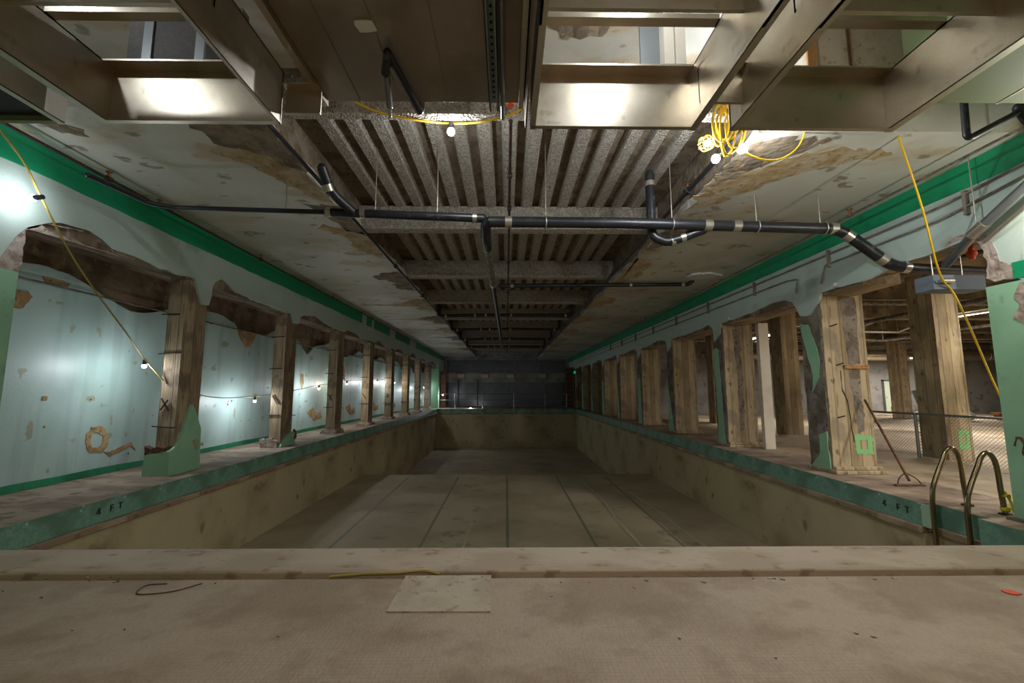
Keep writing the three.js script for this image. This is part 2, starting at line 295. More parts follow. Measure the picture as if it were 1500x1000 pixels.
// the pool tank
{
  const fl = struct('floor_005', slab('x', [[ZN, -1.27], [-12.1, -1.27], [-12.5, -1.30], [-16.2, -2.2], [ZF, -2.2], [ZF, -2.5], [ZN, -2.5]], -PE, PE), M.poolFloor, 'empty pool bottom with dark lane lines and a drop to the deep end', 'pool floor');
  for (const x of [-2.66, -1.31, 0.02, 1.37, 2.7]) part(fl, 'lane_line', box(x - 0.022, x + 0.022, -1.28, -1.267, ZN - 0.4, -12.05), M.laneLine);
  part(fl, 'crack', slab('y', rough([[1.95, -11.6], [1.98, -11.6], [2.12, -9.2], [2.04, -8.2], [2.1, -6.4], [2.05, -6.4], [1.99, -8.2], [2.06, -9.2]], 0.25, 0.015, 41), -1.275, -1.267), M.crack);
  part(fl, 'crack', slab('y', rough([[2.75, -11.4], [2.79, -11.4], [3.0, -8.8], [3.05, -6.4], [3.0, -6.4], [2.94, -8.8]], 0.25, 0.015, 43), -1.275, -1.267), M.crack);
  part(fl, 'crack', slab('y', rough([[-0.62, -8.2], [-0.60, -8.2], [-0.66, -6.5], [-0.69, -6.5]], 0.25, 0.02, 44), -1.275, -1.267), M.crack);
  const tank = (n, g, l) => struct(n, g, M.poolWall, l, 'pool wall');
  tank('wall_pool_left', box(-PE - 0.3, -PE, -2.5, -0.28, ZN, ZF), 'tan stained pool wall below the green tile facing the ladder side');
  tank('wall_pool_right', [box(PE, PE + 0.3, -2.5, -0.28, -4.24, ZF), box(4.13, PE + 0.3, -2.5, -0.28, -3.73, -4.24), box(PE, PE + 0.3, -2.5, -0.28, ZN, -3.73)], 'tan pool wall below the ladder and open columns');
  tank('wall_pool_far', box(-PE, PE, -2.5, -0.28, ZF, ZF - 0.3), 'tan pool end wall at the deep end');
  tank('wall_pool_near', box(-PE, PE, -2.5, -0.3, ZN, ZN + 0.3), 'pool end wall at the shallow end');
  const band = (n, g, l) => struct(n, g, M.tile, l, 'tile band');
  const bl = band('trim_2', box(-PE - 0.02, -PE + 0.006, -0.215, -0.004, ZN, ZF), 'green mosaic tile band with depth marking below the narrow deck');
  const br = band('trim_3', [box(PE - 0.006, PE + 0.02, -0.215, -0.004, -4.24, ZF), box(4.124, 4.15, -0.215, -0.004, -3.73, -4.24), box(PE - 0.006, PE + 0.02, -0.215, -0.004, ZN, -3.73), box(PE, 4.14, -0.215, -0.004, -3.725, -3.74), box(PE, 4.14, -0.215, -0.004, -4.23, -4.245)], 'green mosaic tile band with depth marking beside the ladder');
  band('trim_4', box(-PE, PE, -0.215, -0.004, ZF + 0.006, ZF - 0.02), 'green mosaic tile band at the deep end');
  part(br, 'pale_tile_strip', box(PE - 0.012, PE, -0.215, -0.004, -4.16, -4.24), M.tilePale, 'pale tile strip');
  const gut = (x, s) => { const o = []; o.push(rbox(Math.min(x, x - s * 0.045), Math.max(x, x - s * 0.045), -0.285, -0.215, ZN, ZF, 0.015)); return o; };
  struct('trim_5', gut(-PE, -1), M.gutter, 'brown scum gutter lip under the green tile by the pale wall', 'gutter');
  struct('trim_6', [rbox(PE - 0.045, PE, -0.285, -0.215, -4.24, ZF, 0.015), rbox(PE - 0.045, PE, -0.285, -0.215, ZN, -3.73, 0.015), rbox(4.10, 4.14, -0.285, -0.215, -3.73, -4.24, 0.01)], M.gutter, 'brown scum gutter lip under the green tile by the ladder', 'gutter');
  struct('trim_7', rbox(-PE, PE, -0.285, -0.215, ZF, ZF + 0.045, 0.015), M.gutter, 'brown scum gutter lip at the deep end', 'gutter');
  // depth marking in dark tile on both sides
  const font = await new FontLoader().loadAsync('fonts/droid/droid_sans_bold.typeface.json');
  const letter = (t, size) => { const g = new TextGeometry(t, { font, size, depth: 0.003, curveSegments: 3 }); return g; };
  for (const [t, z] of [['4', -4.40], ['F', -4.54], ['T', -4.64]]) { const g = letter(t, 0.065); g.rotateY(Math.PI / 2); g.translate(-PE + 0.006, -0.135, z); part(bl, 'letter', g, M.lettering); }
  for (const [t, z] of [['4', -4.68], ['F', -4.52], ['T', -4.42]]) { const g = letter(t, 0.065); g.rotateY(-Math.PI / 2); g.translate(PE - 0.006, -0.135, z); part(br, 'letter', g, M.lettering); }
}

// ---------------------------------------------------------------- left side: beam, plaster, back wall, columns
const skinL = [[-3.57, 2.20], [-3.62, 2.31], [-3.67, 2.43], [-3.74, 2.54], [-3.85, 2.61], [-4.02, 2.69], [-4.16, 2.71], [-4.29, 2.72], [-4.44, 2.68], [-4.57, 2.62], [-4.87, 2.62], [-5.12, 2.60], [-5.47, 2.59], [-5.80, 2.62],
  [-5.84, 2.59], [-5.91, 2.43], [-6.0, 2.28], [-6.12, 2.30], [-6.16, 2.46], [-6.17, 2.59], [-6.22, 2.68], [-6.35, 2.75], [-6.51, 2.71], [-6.69, 2.63], [-7.36, 2.60], [-8.04, 2.59], [-8.5, 2.60], [-8.6, 2.42], [-8.8, 2.45], [-8.85, 2.6], [-9.01, 2.66], [-9.52, 2.74], [-9.97, 2.67], [-10.61, 2.61], [-11.15, 2.62]];
seed(90);
for (let i = 2; i < 8; i++) { const z = COLZ[i]; skinL.push([z - 0.38, 2.62], [z - 0.42, 2.66], [z - 0.42 - rr(0.2, 0.5), rr(2.68, 2.78)], [z - 0.9 - rr(0.2, 0.4), rr(2.66, 2.76)], [z - 1.7, 2.61], [z - 2.3, 2.61], [z - 2.6, 2.64]); }
skinL.push([-26.6, 2.3]);
{
  const edge = rough(skinL, 0.12, 0.014, 11, false);
  const outline = [[-3.40, YL], [-3.40, 2.12], [-3.57, 2.12], ...edge, [ZB, 2.3], [ZB, YL]];
  const w = struct('wall_left', slab('x', outline, XL, XL - 0.035), M.paleWall, 'pale blue plaster wall above the openings with broken edges', 'wall');
  const seg = [[-3.2, -12.6], [-13.0, -13.5], [-13.75, -15.6], [-16.4, -18.9], [-20.2, ZB]];
  for (const [a, b] of seg) part(w, 'green_band', slab('x', rough([[a, YL], [a, 3.06], [b, 3.06], [b, YL]], 0.2, 0.008, 12), XL + 0.006, XL), M.greenBand, 'green painted band below the ceiling');
  part(w, 'beam_core', [box(XL - 0.035, XL - 0.22, 2.585, YL, -3.6, ZB), box(XL - 0.035, XL - 0.22, 0, YL, -26.6, ZB)], M.core, 'bare concrete beam behind the plaster');
  part(w, 'broken_plaster', slab('x', rough([[-3.52, 2.13], [-3.62, 2.13], [-3.72, 2.0], [-3.74, 2.3], [-3.73, 2.5], [-3.9, 2.64], [-4.3, 2.70], [-4.66, 2.56], [-4.1, 2.58], [-3.78, 2.6], [-3.68, 2.5], [-3.6, 2.34], [-3.53, 2.22]], 0.05, 0.012, 13), XL - 0.004, XL - 0.036), M.rubble, 'broken plaster edge');
  struct('wall_left_near', [box(XL, XL - 0.26, 2.12, YL, -3.40, ZC + 0.2)], M.paleWall, 'pale blue upper wall beside the first opening and foreground deck', 'wall');
  struct('wall_left_lower', [box(XL, XL - 0.26, -0.05, 2.12, -3.72, ZC + 0.2)], M.greenPier, 'light green lower wall pier beside the first opening of the pale side', 'wall');
}
struct('ceiling_aisle', box(XL - 0.2, -5.6, 2.78, 2.95, -2.8, ZB), M.core, 'rough concrete ceiling over the narrow deck aisle', 'ceiling');
{
  const top = [[-2.8, 2.5], [-4.53, 2.46], [-4.63, 2.48], [-4.84, 2.50], [-5.07, 2.47], [-5.33, 2.40], [-5.53, 2.32], [-5.75, 2.25], [-5.95, 2.19], [-6.23, 2.21], [-6.53, 2.30], [-6.69, 2.36], [-7.2, 2.5], [-7.58, 2.47], [-7.92, 2.46], [-8.25, 2.36], [-8.37, 2.26], [-8.94, 2.24], [-9.40, 2.30], [-9.69, 2.43]];
  seed(91);
  for (let z = -10.4; z > -28; z -= 2.6) top.push([z, 2.42], [z - 0.4, rr(2.2, 2.4)], [z - 0.9, rr(2.0, 2.2)], [z - 1.4, rr(2.15, 2.3)], [z - 1.9, rr(2.3, 2.45)], [z - 2.2, 2.46]);
  const edge = rough(top, 0.14, 0.012, 14, false);
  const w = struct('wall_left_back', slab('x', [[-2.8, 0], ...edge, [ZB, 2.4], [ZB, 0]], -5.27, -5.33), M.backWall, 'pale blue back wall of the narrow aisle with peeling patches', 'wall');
  part(w, 'bare_concrete', box(-5.33, -5.6, 0, 2.95, -2.8, ZB), M.darkCore, 'brown bare concrete above the broken plaster');
  part(w, 'green_base', slab('x', rough([[-2.8, 0.0], [-2.8, 0.085], [ZB, 0.085], [ZB, 0.0]], 0.4, 0.006, 15), -5.255, -5.27), M.greenBase, 'green painted base band');
  const patch = (pts, s, a = 0.012, m = M.tan) => part(w, 'peeled_patch', slab('x', rough(pts, 0.04, a, s), -5.262, -5.271), m, 'tan peeled patch');
  // the ring-shaped peel
  part(w, 'peeled_patch', slab('x', rough([[-5.51, 0.44], [-5.51, 0.54], [-5.56, 0.57], [-5.56, 0.62], [-5.67, 0.63], [-5.75, 0.59], [-5.83, 0.47], [-5.81, 0.34], [-5.74, 0.28], [-5.67, 0.30], [-5.58, 0.30], [-5.54, 0.34]], 0.04, 0.01, 51), -5.262, -5.271, [rough([[-5.57, 0.44], [-5.59, 0.54], [-5.66, 0.55], [-5.73, 0.50], [-5.74, 0.40], [-5.69, 0.35], [-5.60, 0.36]], 0.04, 0.008, 52)]), M.tan, 'ring shaped peeled patch');
  patch([[-5.76, 0.29], [-5.86, 0.21], [-6.01, 0.25], [-6.16, 0.31], [-6.26, 0.24], [-6.18, 0.36], [-6.06, 0.33], [-5.86, 0.27]], 53, 0.008);
  patch([[-4.79, 2.37], [-4.89, 2.37], [-5.1, 2.36], [-5.08, 2.31], [-4.94, 2.31], [-4.82, 2.31]], 54, 0.01);
  patch([[-4.40, 2.17], [-4.67, 2.17], [-4.72, 2.12], [-4.64, 1.98], [-4.40, 1.92]], 55);
  patch([[-8.33, 2.27], [-8.43, 2.11], [-8.62, 1.95], [-8.78, 1.95], [-8.91, 2.14], [-8.97, 2.27]], 56);
  patch([[-11.0, 1.5], [-11.15, 1.5], [-11.2, 1.25], [-11.1, 1.1], [-11.02, 1.3]], 57);
  patch([[-9.9, 0.62], [-10.1, 0.56], [-10.4, 0.44], [-10.6, 0.5], [-10.7, 0.36], [-10.4, 0.32], [-10.1, 0.42]], 58);
  patch([[-13.7, 1.9], [-13.95, 1.8], [-14.0, 1.4], [-13.8, 1.5]], 59);
  patch([[-4.95, 1.02], [-5.0, 1.02], [-5.0, 0.97], [-4.95, 0.97]], 60, 0.004);
  seed(77);
  for (let i = 0; i < 26; i++) { const z = -4.6 - rr(0, 7), y = rr(0.12, 1.3), s = rr(0.008, 0.03); patch([[z, y], [z - s, y + s * 0.6], [z - s * 1.6, y], [z - s, y - s]], 200 + i, 0.004, i % 3 ? M.mortar : M.tan); seed(1000 + i * 17); }
  for (let i = 0; i < 5; i++) { const z = -11.5 - i * 2.7; patch([[z, 0.5], [z - 0.3, 0.62], [z - 0.55, 0.4], [z - 0.8, 0.5], [z - 0.9, 0.3], [z - 0.4, 0.26]], 300 + i, 0.03); }
  const cd = thing('conduit', 'thin grey conduit running along the peeling back wall', 'conduit', [-5.25, 2.28, -4]);
  part(cd, 'pipe', tube([[-5.24, 2.31, -3.0], [-5.24, 2.24, -11], [-5.24, 2.2, ZB + 0.3]], 0.012, 6), M.ironPipe);
}
const colLabel = ['brown concrete column with a spiked light green plaster remnant at its foot', 'brown concrete column with a small light green remnant at its foot, next to the spiked one', 'bare brown concrete column on the narrow deck, third of its row from the foreground deck'];
COLZ.forEach((z, i) => {
  const c = thing('column', colLabel[i] || 'bare brown concrete column farther along the narrow aisle', 'column', [-4.46, 0, z - 0.21], i > 2 ? 'bare columns along the narrow aisle' : undefined);
  part(c, 'shaft', box(XL - 0.036, -4.56, 0, 2.6, z, z - 0.42), M.boardGrey);
  part(c, 'pilaster', box(-4.56, -4.60, 0, 2.6, z - 0.12, z - 0.36), M.boardGrey);
  if (i > 1) part(c, 'rubble_foot', slab('z', rough([[-4.26, 0], [-4.28, 0.08], [-4.4, 0.12], [-4.6, 0.1], [-4.68, 0.0]], 0.05, 0.015, 70 + i), z + 0.05, z - 0.47), M.rubble, 'broken plaster around the foot');
  seed(500 + i * 13);
  for (const y of [2.12, 1.52, 0.62]) {               // cut tie rods
    const yy = y + rr(-0.05, 0.05);
    part(c, 'tie_rod', cyl([-4.62, yy, z + 0.012], [-4.32 - rr(0, 0.1), yy - rr(-0.02, 0.02), z + 0.014], 0.009, 0.009, 6), M.rebar);
    if (rnd() > 0.4) part(c, 'tie_rod', cyl([-4.34, yy - 0.02, z - 0.41], [-4.34, yy - 0.04, z - 0.56], 0.008, 0.008, 6), M.rebar);
  }
  part(c, 'tie_rod', cyl([-4.53, 0.98, z + 0.012], [-4.42, 0.82, z + 0.014], 0.009, 0.009, 6), M.rebar);
  if (i % 2 === 0) part(c, 'tie_rod', cyl([-4.53, 0.83, z + 0.014], [-4.44, 0.96, z + 0.016], 0.009, 0.009, 6), M.rebar);
  if (i === 0) {
    part(c, 'plaster_remnant', slab('x', rough([[-5.62, 0], [-6.2, 0], [-6.16, 0.57], [-6.05, 0.77], [-5.96, 0.90], [-5.89, 0.73], [-5.80, 0.48], [-5.73, 0.36], [-5.62, 0.31]], 0.06, 0.007, 61), XL - 0.0, XL - 0.04), M.greenPier, 'light green plaster remnant with a spike');
    part(c, 'plaster_remnant', slab('z', rough([[XL, 0], [-4.62, 0], [-4.61, 0.26], [-4.5, 0.28], [-4.4, 0.30], [XL, 0.31]], 0.06, 0.007, 62), -5.62, -5.72), M.greenPier, 'light green plaster remnant');
    part(c, 'broken_edge', slab('z', rough([[-4.33, 0.3], [-4.62, 0.25], [-4.64, 0.37], [-4.56, 0.33], [-4.47, 0.36], [-4.4, 0.34], [-4.34, 0.37]], 0.03, 0.012, 63), -5.64, -5.72), M.rust, 'brown broken edge');
    part(c, 'chip', slab('x', rough([[-6.02, 0.40], [-6.1, 0.42], [-6.13, 0.33], [-6.08, 0.27], [-6.05, 0.34]], 0.04, 0.008, 64), XL + 0.004, XL), M.tan, 'tan chip');
  }
  if (i === 1) {
    part(c, 'plaster_remnant', slab('x', rough([[-8.32, 0], [-8.88, 0], [-8.92, 0.12], [-8.86, 0.24], [-8.72, 0.25], [-8.5, 0.16]], 0.06, 0.008, 65), XL, XL - 0.04), M.greenPier, 'light green plaster remnant');
    part(c, 'rubble_foot', slab('z', rough([[-4.34, 0], [-4.36, 0.12], [-4.46, 0.18], [-4.58, 0.16], [-4.68, 0.17], [-4.66, 0]], 0.04, 0.012, 66), z + 0.08, z), M.rubble, 'broken plaster around the foot');
    part(c, 'rust_edge', slab('x', rough([[-8.86, 0.1], [-8.96, 0.12], [-8.95, 0.26], [-8.86, 0.3]], 0.04, 0.012, 67), XL + 0.004, XL - 0.03), M.rust, 'rusty edge');
  }
});

// ---------------------------------------------------------------- right side: plaster above, columns, piers
{
  const e = [[-3.40, 2.0], [-3.62, 2.11], [-3.60, 2.20], [-3.63, 2.35], [-3.69, 2.47], [-3.79, 2.48], [-3.95, 2.46], [-4.30, 2.455], [-4.62, 2.44], [-4.95, 2.39], [-5.61, 2.41], [-5.65, 2.42], [-5.69, 2.32], [-5.78, 2.23], [-5.89, 2.14], [-6.09, 2.16], [-6.16, 2.29], [-6.24, 2.40], [-6.39, 2.46], [-6.73, 2.48], [-7.32, 2.42], [-8.21, 2.41]];
  seed(95);
  for (let i = 1; i < 8; i++) { const z = COLZ[i]; e.push([z, 2.40], [z - 0.05, 2.2], [z - 0.3, rr(2.0, 2.1)], [z - 0.36, 2.36], [z - 0.5, 2.40 + rr(0, 0.08)], [z - 1.0, 2.40 + rr(0, 0.08)], [z - 1.8, 2.40], [z - 2.4, 2.40]); }
  e.push([-26.4, 2.4]);
  const w = struct('wall_right', slab('x', [[-3.38, YR], [-3.38, 2.0], ...rough(e, 0.12, 0.012, 16, false), [ZB, 2.4], [ZB, YR]], XR, XR + 0.035), M.paleWall, 'pale green plaster wall above the open columns, with conduits', 'wall');
  part(w, 'green_band', slab('x', [[-3.2, YR], [-3.2, 2.955], [ZB, 2.955], [ZB, YR]], XR - 0.006, XR), M.greenBand, 'green painted band below the ceiling');
  part(w, 'beam_core', [box(XR + 0.035, XR + 0.5, 2.37, YR, -5.0, ZB), box(XR + 0.035, XR + 0.5, 2.5, YR, -3.6, -5.0), box(XR + 0.035, XR + 0.5, 0, 2.4, -26.5, ZB)], M.core, 'bare concrete beam behind the plaster');
  part(w, 'broken_plaster', slab('x', rough([[-3.44, 2.03], [-3.6, 2.03], [-3.66, 2.08], [-3.64, 2.22], [-3.68, 2.4], [-3.76, 2.5], [-4.0, 2.48], [-3.95, 2.53], [-3.7, 2.54], [-3.58, 2.38], [-3.54, 2.2], [-3.44, 2.12]], 0.04, 0.012, 17), XR - 0.004, XR + 0.2), M.rubble, 'broken plaster edge');
  const pier = struct('wall_right_lower', box(XR, XR + 0.5, -0.05, 2.0, -3.68, ZC + 0.2), M.greenPier, 'light green lower wall pier beside the ladder', 'wall');
  part(pier, 'bare_patch', slab('x', rough([[-3.2, 1.99], [-3.42, 1.98], [-3.48, 1.86], [-3.45, 1.78], [-3.5, 1.68], [-3.35, 1.6], [-3.2, 1.62]], 0.05, 0.015, 18), XR - 0.004, XR), M.rubble, 'bare patch');
  part(pier, 'scrape', slab('x', rough([[-3.62, 0.62], [-3.6, 0.7], [-3.55, 0.7], [-3.53, 0.62], [-3.56, 0.55], [-3.57, 0.57], [-3.55, 0.63], [-3.57, 0.68], [-3.59, 0.68], [-3.605, 0.62]], 0.03, 0.004, 19), XR - 0.003, XR), M.rust, 'brown scrape');
  part(pier, 'foot', box(XR - 0.03, XR + 0.4, 0, 0.03, -3.72, -3.3), M.mortar, 'rough mortar foot');
  const up = struct('wall_right_near', box(XR, XR + 0.5, 2.0, YR + 0.3, -3.40, ZC + 0.2), M.paleWall, 'pale upper wall with a green stripe beside the ladder pier', 'wall');
  part(up, 'green_stripe', box(XR - 0.006, XR, 2.02, 2.16, -3.46, ZC), M.greenBand, 'green stripe');
}
const rLabel = ['tan board marked column with a green spray painted square, beside the leaning rake', 'tan board marked column with a white board standing behind it', 'tan board marked column, third of the open row from the ladder'];
COLZ.forEach((z, i) => {
  const c = thing('board_marked_column', rLabel[i] || 'tan board marked column farther along the open row', 'column', [4.6, 0, z - 0.21], i > 2 ? 'columns of the open row' : undefined);
  part(c, 'shaft', box(XR + 0.036, 4.90, 0, 2.4, z, z - 0.42), M.boardWarm);
  part(c, 'mortar_face', slab('x', rough([[z - 0.02, 0], [z - 0.02, 2.38], [z - 0.40, 2.38], [z - 0.40, 0]], 0.12, 0.012, 600 + i), XR + 0.018, XR + 0.037), M.mortar, 'grey mortar on the pool side');
  if (i < 4) {
    part(c, 'plinth', rbox(XR + 0.0, 4.97, 0, 0.045, z + 0.09, z - 0.46, 0.01), M.boardWarm);
    part(c, 'plinth', rbox(XR + 0.03, 4.94, 0.045, 0.09, z + 0.05, z - 0.44, 0.01), M.boardWarm);
  }
  const G = (pts, s) => part(c, 'green_plaster', slab('x', rough(pts.map(([a, b]) => [a + z, b]), 0.08, 0.01, s), XR + 0.004, XR + 0.02), M.greenPier, 'green plaster remnant');
  if (i === 0) {
    G([[-0.40, 2.04], [-0.24, 2.01], [-0.16, 1.81], [-0.09, 1.65], [-0.07, 1.47], [-0.11, 1.26], [-0.25, 1.06], [-0.21, 1.29], [-0.26, 1.49], [-0.32, 1.70]], 620);
    G([[-0.19, 0.48], [-0.04, 0.54], [-0.02, 0.0], [-0.40, 0.0], [-0.19, 0.24]], 621);
    const f = z + 0.004;
    part(c, 'spray_mark', slab('z', rough([[4.63, 0.50], [4.86, 0.48], [4.86, 0.24], [4.63, 0.25]], 0.03, 0.012, 626), f, z, [[[4.69, 0.43], [4.69, 0.31], [4.79, 0.31], [4.79, 0.43]]]), M.sprayGreen, 'green spray painted square');
    part(c, 'batten', box(4.56, 4.89, 1.375, 1.42, z + 0.03, z), M.wood, 'short wood batten');
    for (const [y, x] of [[1.95, 4.42], [1.42, 4.46], [0.72, 4.42]]) part(c, 'tie_rod', cyl([x, y, z], [x + 0.06, y + 0.03, z + 0.06], 0.008, 0.008, 6), M.rebar);
    part(c, 'seam', slab('z', rough([[4.62, 0.4], [4.58, 0.95], [4.52, 1.1], [4.52, 1.35], [4.51, 1.35], [4.51, 1.08], [4.57, 0.93], [4.61, 0.4]], 0.08, 0.004, 623), z + 0.002, z), M.rebar, 'dark crack');
    part(c, 'form_scar', slab('z', rough([[4.59, 2.36], [4.79, 2.36], [4.80, 1.44], [4.63, 1.44]], 0.1, 0.015, 624), z + 0.003, z), M.mortar, 'grey scar strip');
    part(c, 'form_scar', slab('z', rough([[4.64, 1.36], [4.78, 1.36], [4.76, 0.55], [4.68, 0.52]], 0.08, 0.02, 625), z + 0.003, z), M.mortar, 'grey scar strip');
  } else if (i === 1) {
    G([[-0.05, 0.02], [-0.38, 0.02], [-0.32, 0.4], [-0.34, 1.2], [-0.40, 1.9], [-0.3, 1.95], [-0.18, 1.9], [-0.16, 1.2], [-0.12, 0.4]], 630);
    part(c, 'form_scar', slab('z', rough([[4.5, 2.3], [4.62, 2.3], [4.66, 1.2], [4.62, 0.3], [4.54, 0.3], [4.56, 1.2]], 0.1, 0.02, 631), z + 0.003, z), M.mortar, 'grey scar strip');
  } else G([[-0.04, 0.02], [-0.40, 0.02], [-0.40, 1.4], [-0.12, i % 2 ? 1.5 : 0.25]], 640 + i);
});
{
  const w = thing('white_board', 'white board standing upright against the second board marked column', 'board', [4.95, 0, -8.2]);
  part(w, 'panel', rbox(4.80, 4.99, 0.0, 2.36, -8.0, -8.1, 0.006), M.whiteBoard);
}

// ---------------------------------------------------------------- ceilings
{
  const inner = []; seed(120);
  for (let z = -3.3; z > ZB; z -= 0.55) inner.push([-2.08 + rr(-0.06, 0.06), z]);
  inner.push([-2.1, ZB]);
  const l = struct('ceiling', slab('y', [[XL - 0.22, -3.3], ...rough(inner, 0.18, 0.025, 20, false), [XL - 0.22, ZB]], YL, YL + 0.1), M.ceiling, 'stained white plaster ceiling over the pale wall side of the pool', 'ceiling');
  const P = (o, m, nm, pts, y, s, a = 0.05, lb) => part(o, nm, slab('y', rough(pts, 0.07, a, s), y + 0.004, y - 0.0035), m, lb);
  P(l, M.ceilingBare, 'bare_patch', [[-2.04, -3.35], [-2.75, -3.4], [-2.7, -3.75], [-2.4, -3.95], [-2.2, -4.2], [-2.06, -4.25]], YL, 21, 0.05, 'bare grey patch');
  P(l, M.ceilingStain, 'peeled_patch', [[-2.08, -4.0], [-2.7, -3.75], [-2.85, -3.9], [-2.6, -4.1], [-2.45, -4.5], [-2.3, -4.9], [-2.1, -5.0]], YL + 0.001, 22, 0.05, 'tan peeled patch');
  P(l, M.ceilingBare, 'bare_patch', [[-2.06, -5.1], [-2.5, -5.05], [-2.36, -5.5], [-2.3, -5.95], [-2.08, -6.1]], YL, 23, 0.03, 'bare grey patch');
  P(l, M.ceilingStain, 'peeled_patch', [[-2.08, -6.0], [-2.55, -5.7], [-2.7, -5.85], [-2.4, -6.2], [-2.45, -6.8], [-2.2, -7.2], [-2.08, -7.3]], YL, 24, 0.05, 'tan peeled patch');
  for (let i = 0; i < 7; i++) { const z = -8 - i * 2.5; P(l, i % 2 ? M.ceilingStain : M.ceilingBare, 'peeled_patch', [[-2.06, z], [-2.5, z - 0.2], [-2.7 - 0.1 * (i % 3), z - 0.6], [-2.4, z - 0.9], [-2.5, z - 1.4], [-2.06, z - 1.7]], YL, 30 + i, 0.07, 'rough peeled patch'); }
  for (let i = 0; i < 6; i++) { const z = -11.2 - i * 2.4; P(l, M.ceilingStain, 'water_stain', [[-2.2, z], [-3.9, z - 0.08], [-3.9, z - 0.2], [-3.0, z - 0.26], [-2.2, z - 0.4]], YL + 0.003, 130 + i, 0.04, 'brown water stain'); }
  P(l, M.ceilingBare, 'chipped_patch', [[-4.05, -3.45], [-3.9, -3.42], [-3.72, -3.56], [-3.78, -3.68], [-3.95, -3.6]], YL, 140, 0.03, 'chipped patch');
  const inr = []; seed(121);
  for (let z = -3.3; z > ZB; z -= 0.55) inr.push([2.14 + rr(-0.06, 0.06), z]);
  inr.push([2.15, ZB]);
  const r = struct('ceiling_001', slab('y', [[XR + 0.5, -3.3], ...rough(inr, 0.18, 0.025, 25, false), [XR + 0.5, ZB]], YR, YR + 0.1), M.ceiling, 'stained white plaster ceiling over the open column side of the pool', 'ceiling');
  P(r, M.ceilingBare, 'bare_patch', [[2.12, -3.35], [2.75, -3.35], [2.6, -3.6], [2.35, -3.9], [2.2, -4.15], [2.1, -4.2]], YR, 26, 0.05, 'bare grey patch');
  P(r, M.ceilingStain, 'peeled_patch', [[2.1, -4.1], [2.2, -4.0], [2.45, -3.8], [2.65, -3.55], [3.3, -3.5], [3.5, -3.6], [3.2, -3.7], [2.9, -3.9], [2.7, -4.1], [2.5, -4.4], [2.35, -4.7], [2.1, -4.8]], YR + 0.001, 27, 0.06, 'tan peeled patch');
  P(r, M.ceilingBare, 'bare_patch', [[2.1, -5.2], [2.35, -5.1], [2.6, -5.4], [2.4, -5.9], [2.2, -6.2], [2.1, -6.2]], YR, 28, 0.04, 'bare grey patch');
  P(r, M.ceilingStain, 'peeled_patch', [[2.1, -6.6], [2.4, -6.9], [2.5, -7.6], [2.3, -8.2], [2.1, -8.4]], YR, 29, 0.05, 'tan peeled patch');
  for (let i = 0; i < 6; i++) { const z = -9.4 - i * 2.6; P(r, M.ceilingStain, 'peeled_patch', [[2.1, z], [2.5, z - 0.2], [2.6, z - 0.8], [2.3, z - 1.4], [2.1, z - 1.6]], YR, 150 + i, 0.06, 'rough peeled patch'); }
  part(r, 'plaster_flake', slab('y', rough([[3.35, -7.55], [3.7, -7.45], [3.95, -7.6], [3.7, -7.85], [3.4, -7.8]], 0.1, 0.04, 160), YR, YR - 0.03), M.white, 'white plaster flake');
  const near = struct('ceiling_near', [box(XL - 0.26, XR + 0.5, 3.72, 3.84, -3.30, ZC + 0.2)], M.ceiling, 'white plaster ceiling above the metal framing', 'ceiling');
  P(near, M.ceilingBare, 'cracked_patch', [[0.3, -2.75], [0.6, -2.8], [0.75, -2.72], [0.7, -2.9], [0.4, -2.95]], 3.72, 161, 0.04, 'cracked patch');
  struct('wall_fascia', [box(-2.14, -2.2, YL + 0.1, 3.95, -3.3, ZB), box(2.2, 2.26, YR + 0.1, 3.95, -3.3, ZB), box(-2.2, 2.26, 3.70, 3.95, -3.26, -3.3)], M.ceilingBare, 'rough edge walls of the opened ceiling', 'wall');
  struct('wall_drop', [box(-4.56, -2.08, YL, 3.84, -3.25, -3.31), box(2.15, 4.8, YR, 3.84, -3.25, -3.31)], M.ceiling, 'white plaster drop between the near ceiling and the lower soffits', 'wall');
  // corrugated steel deck
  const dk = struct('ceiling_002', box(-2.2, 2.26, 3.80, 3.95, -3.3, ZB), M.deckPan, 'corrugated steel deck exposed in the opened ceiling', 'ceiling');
  const rib = []; const pitch = 0.262;
  for (let k = -8; k <= 8; k++) {
    const x = 0.03 + k * pitch; if (x - 0.09 < -2.14 || x + 0.09 > 2.2) continue;
    part(dk, 'deck_rib', slab('z', [[x - 0.085, 3.80], [x - 0.06, 3.725], [x + 0.06, 3.725], [x + 0.085, 3.80]], -3.3, ZB), M.spray, 'sprayed deck rib');
  }
}
for (let i = 0; i < 10; i++) {                       // fireproofed beams across the opening
  const z = i ? -5.99 - (i - 1) * 2.61 : -3.375;
  const b = thing('ceiling_beam', i === 0 ? 'fuzzy sprayed steel beam at the near end of the corrugated deck, behind the bright bulb' : 'sprayed grey steel beam crossing the opened ceiling', 'beam', [0, 3.38, z], i ? 'sprayed beams under the corrugated deck' : undefined);
  const fw = i ? 0.10 : 0.055; part(b, 'flange', rbox(-2.14, 2.2, 3.38, 3.43, z + fw, z - fw, 0.015), M.spray);
  part(b, 'web', box(-2.14, 2.2, 3.43, 3.74, z + 0.045, z - 0.045), M.spray);
}

